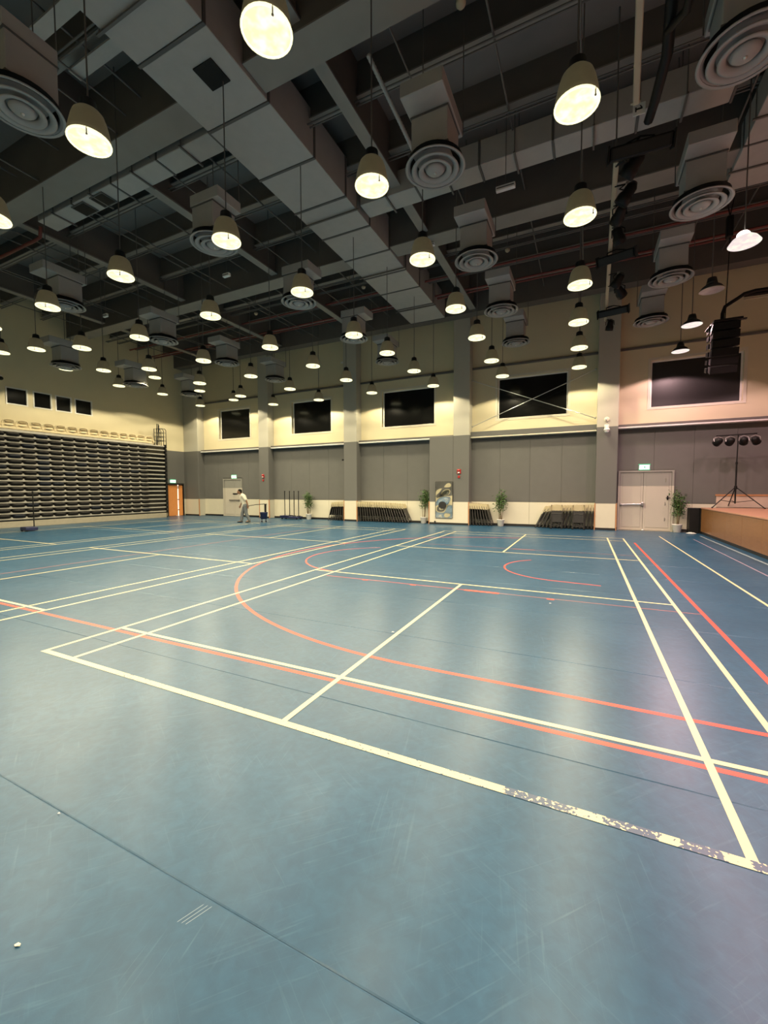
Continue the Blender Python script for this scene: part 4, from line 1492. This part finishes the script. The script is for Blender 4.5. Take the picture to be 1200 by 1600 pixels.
# ------------------------------------------------------------------ rack of badminton posts
pr = onz(455, 811)
rk = thing('post_rack', 'low black rack holding four upright badminton posts', 'post rack', (ony(456, 800, 16.3).x, 16.25, 0))
lpart(rk, 'rack_base', MB().cbox(-.62, .62, -.22, .22, .06, .16, .02).cbox(-.62, -.05, -.24, .24, .16, .2, .01), 'navy')
for xp in (445, 452.5, 459.5, 466.5):
    x = ony(xp, 790, 16.25).x - rk.location.x
    pp = lpart(rk, 'post', MB().cyl((x, 0, .12), (x, 0, 1.52), .022, n=10), 'black')
    lpart(pp, 'post_cap', MB().lathe([(.03, 1.50), (.03, 1.55), (0, 1.56)], 10, (x, 0, 0)), 'blackp')
    lpart(pp, 'post_foot', MB().cbox(x - .06, x + .06, -.1, .1, .1, .2, .01), 'blackp')
for sx in (-.5, .5):
    for sy in (-.17, .17):
        lpart(rk, 'wheel', MB().cyl((sx, sy - .02, .04), (sx, sy + .02, .04), .04, n=12), 'blackp')

# single badminton post with weighted base
np_ = onx(50, 829.5, -15.0)
np_ = onz(50, 829.5)
bpz = thing('badminton_post', 'single black badminton post on a weighted wheeled base in front of the tiered seating', 'post', (np_.x, np_.y, 0))
lpart(bpz, 'base', MB().cbox(-.22, .22, -.30, .12, .03, .17, .02), 'navy')
lpart(bpz, 'pole', MB().cyl((.0, .08, .1), (0, .08, 1.55), .02, n=10), 'black')
lpart(bpz, 'cap', MB().lathe([(.028, 1.53), (.028, 1.58), (0, 1.59)], 10, (0, .08, 0)), 'blackp')
for sx in (-.2, .2):
    lpart(bpz, 'wheel', MB().cyl((sx, -.25, .035), (sx + .03, -.25, .035), .035, n=12), 'blackp')

# ------------------------------------------------------------------ walking man with a cleaning cart
def remesh(mb, vox, name, m, parent, smooth=6):
    me = mb.mesh(name, M[m])
    o = bpy.data.objects.new(name, me)
    COL.objects.link(o)
    r = o.modifiers.new('r', 'REMESH')
    r.mode = 'VOXEL'
    r.voxel_size = vox
    s_ = o.modifiers.new('s', 'SMOOTH')
    s_.factor = .5
    s_.iterations = smooth
    dg = bpy.context.evaluated_depsgraph_get()
    me2 = bpy.data.meshes.new_from_object(o.evaluated_get(dg))
    o.modifiers.clear()
    o.data = me2
    me2.name = name
    me2.materials.clear()
    me2.materials.append(M[m])
    me2.polygons.foreach_set('use_smooth', [True] * len(me2.polygons))
    o.parent = parent
    return o


def limb(mb, pts, rs, n=12):
    for (p, q, a, b) in zip(pts[:-1], pts[1:], rs[:-1], rs[1:]):
        mb.cyl(p, q, a, b, n)
    for p, a in zip(pts, rs):
        mb.ell(p, (a, a, a), n, 8)


pm = onz(383, 816.5)
man = thing('person', 'man in white shirt and grey trousers walking with head bowed, pulling a cart', 'person', (pm.x, pm.y, 0))
# local frame: walks towards -x; +y is his left... the camera sees his right-hand side at -y
hipL, hipR = Vector((.02, .09, .86)), Vector((.02, -.09, .86))
kneeL, ankL = Vector((-.12, .09, .47)), Vector((-.17, .09, .09))
kneeR, ankR = Vector((.06, -.09, .46)), Vector((.20, -.09, .11))
chest, neck, head = Vector((-.08, 0, 1.26)), Vector((-.16, 0, 1.40)), Vector((-.23, 0, 1.52))
shL, shR = Vector((-.10, .19, 1.34)), Vector((-.10, -.19, 1.34))
elR, wrR = Vector((.08, -.25, 1.09)), Vector((.14, -.24, .86))
elL, wrL = Vector((-.10, .25, 1.07)), Vector((-.20, .22, .86))
body = MB()
limb(body, [hipL, kneeL, ankL], [.085, .06, .04])
limb(body, [hipR, kneeR, ankR], [.085, .06, .04])
limb(body, [Vector((.02, 0, .9)), Vector((-.02, 0, 1.08)), chest, Vector((-.12, 0, 1.36))], [.13, .125, .14, .09])
limb(body, [shL, elL, wrL], [.055, .042, .03])
limb(body, [shR, elR, wrR], [.055, .042, .03])
limb(body, [Vector((-.12, 0, 1.36)), neck, head], [.07, .055, .06])
body.ell(head + Vector((-.01, 0, .02)), (.098, .078, .112), 16, 12)
body.ell(head + Vector((-.06, 0, -.06)), (.05, .05, .05), 12, 8)          # jaw
body.ell(head + Vector((-.108, 0, -.015)), (.022, .014, .024), 8, 6)      # nose
for s in (-1, 1):
    body.ell(head + Vector((.01, s * .08, -.01)), (.02, .012, .03), 8, 6)  # ears
for s, wr, fdir in ((-1, wrR, Vector((.12, 0, -1)).normalized()), (1, wrL, Vector((-.3, 0, -.95)).normalized())):
    palm = wr + fdir * .06
    body.ell(palm, (.042, .024, .05), 10, 8)
    for k in range(4):
        base = palm + Vector((-.026 + .017 * k, 0, 0)) + fdir * .035
        L_ = (.055, .065, .06, .048)[k]
        mid = base + fdir * L_ * .6
        limb(body, [base, mid, mid + (fdir + Vector((0, -s * -.6, 0))).normalized() * L_ * .5], [.010, .009, .008], 7)
    tb_ = palm + Vector((-.035, 0, .01))
    limb(body, [tb_, tb_ + fdir * .03 + Vector((-.02, 0, 0)), tb_ + fdir * .06 + Vector((-.015, 0, 0))], [.012, .010, .009], 7)
for an in (ankL, ankR):
    limb(body, [an, an + Vector((-.13, 0, -.055))], [.035, .028])
remesh(body, .009, 'body', 'skin', man, 3)
sh = MB()
limb(sh, [Vector((.03, 0, .86)), Vector((-.01, 0, 1.06)), chest, Vector((-.115, 0, 1.36))], [.16, .155, .165, .10])
sh.ell(Vector((-.09, 0, 1.3)), (.13, .21, .09), 16, 10)
for a_, b_ in ((shL, elL), (shR, elR)):
    limb(sh, [a_, a_.lerp(b_, .75)], [.078, .072])
remesh(sh, .012, 'shirt', 'shirt', man, 6)
tr = MB()
limb(tr, [Vector((.025, 0, .90)), Vector((.02, 0, .82))], [.145, .14])
for h_, k_, a_ in ((hipL, kneeL, ankL), (hipR, kneeR, ankR)):
    limb(tr, [h_, k_, a_ + Vector((0, 0, .02))], [.108, .082, .068])
remesh(tr, .012, 'trousers', 'trousers', man, 5)
for an, tz in ((ankL, 0), (ankR, 1)):
    so = MB()
    if tz == 0:
        limb(so, [an + Vector((.03, 0, -.04)), an + Vector((-.08, 0, -.05)), an + Vector((-.17, 0, -.055))], [.045, .042, .034])
    else:
        limb(so, [an + Vector((.02, 0, -.05)), an + Vector((-.08, 0, -.07)), an + Vector((-.16, 0, -.075))], [.045, .04, .033])
    remesh(so, .01, 'shoe', 'shoe', man, 2)
hr = MB()
hr.ell(head + Vector((.012, 0, .045)), (.105, .086, .10), 16, 12)
hr.ell(head + Vector((.05, 0, .0)), (.065, .075, .08), 14, 10)
remesh(hr, .012, 'hair', 'hair', man, 3)
for s in (-1, 1):
    lpart(man, 'eye', MB().ell(head + Vector((-.09, s * .033, .015)), (.012, .010, .008), 8, 6), 'hair')
lpart(man, 'mouth', MB().ell(head + Vector((-.103, 0, -.065)), (.008, .022, .005), 8, 6), 'redbox')

MAN_RZ = math.radians(44)
man.rotation_euler = (0, 0, MAN_RZ)
# cleaning cart he pulls along
cp = pm + Vector((math.cos(MAN_RZ), math.sin(MAN_RZ), 0)) * .90
ct = thing('cleaning_cart', 'navy cleaning bucket cart with black handle, pulled by the walking man', 'cart', (cp.x, cp.y, 0))
lpart(ct, 'bucket', MB().lathe([(0, .16), (.13, .16), (.155, .17), (.185, .46), (.195, .47), (.195, .5), (.175, .5), (.14, .2), (0, .2)], 20), 'navy')
for sx in (-.1, .1):
    for sy in (-.1, .1):
        lg = lpart(ct, 'caster_leg', MB().cyl((sx, sy, .17), (sx, sy, .05), .018, n=8), 'navy')
        lpart(lg, 'wheel', MB().cyl((sx, sy - .015, .035), (sx, sy + .015, .035), .035, n=12), 'blackp')
lpart(ct, 'post', MB().cbox(.03, .13, -.05, .05, .2, .92, .015), 'blackp')
ct.rotation_euler = (0, 0, MAN_RZ)
lpart(ct, 'pull_bar', MB().tube([(.16, 0, .90), (.05, 0, .905), (-.36, -.12, .89), (-.68, -.24, .84), (-.77, -.25, .80)], .018, 8), 'black')

# ------------------------------------------------------------------ litter on the floor
d0 = onz(27, 1478)
lt = thing('paper_scrap', 'small pale orange scrap lying on the near blue floor', 'scrap', (d0.x, d0.y, .003))
lpart(lt, 'scrap', MB().add([(-.012, -.004, 0), (.0, -.007, .003), (.013, .002, .001), (.010, .007, .004), (-.006, .006, .002)], [(0, 1, 2, 3, 4)]), 'paper')
for (x_, y_, lab) in ((92, 1272, 'tiny white scrap beside floor seam'), (614, 988, 'white crumb inside the court near centre'), (860, 943, 'white crumb near red key line')):
    q = onz(x_, y_)
    s = .008 if y_ > 1200 else .018
    t = thing('floor_crumb', 'tiny white crumb lying on the blue floor', 'scrap', (q.x, q.y, .003), 'white crumbs on the floor')
    lpart(t, 'crumb', MB().add([(-s, -s * .4, 0), (s * .6, -s * .5, .004), (s, s * .4, .001), (-s * .4, s * .5, .005)], [(0, 1, 2, 3)]), 'paperw')
cq = onz(1080, 829.5)
t = thing('white_cloth', 'crumpled white cloth on the floor by the stage corner', 'cloth', (8.42, 16.12, .0))
mb = MB()
for k in range(1):
    vs, fs = [], []
    r = random.Random(5)
    for j in range(5):
        for i in range(9):
            u, v = i / 8 - .5, j / 4 - .5
            vs.append((u * .3, v * .14, .012 + .05 * max(0, 1 - 4 * u * u) * max(0, 1 - 4 * v * v) * r.uniform(.6, 1.)))
    fs = [(j * 9 + i, j * 9 + i + 1, (j + 1) * 9 + i + 1, (j + 1) * 9 + i) for j in range(4) for i in range(8)]
    mb.add(vs, fs, True)
lpart(t, 'cloth', mb, 'paperw')
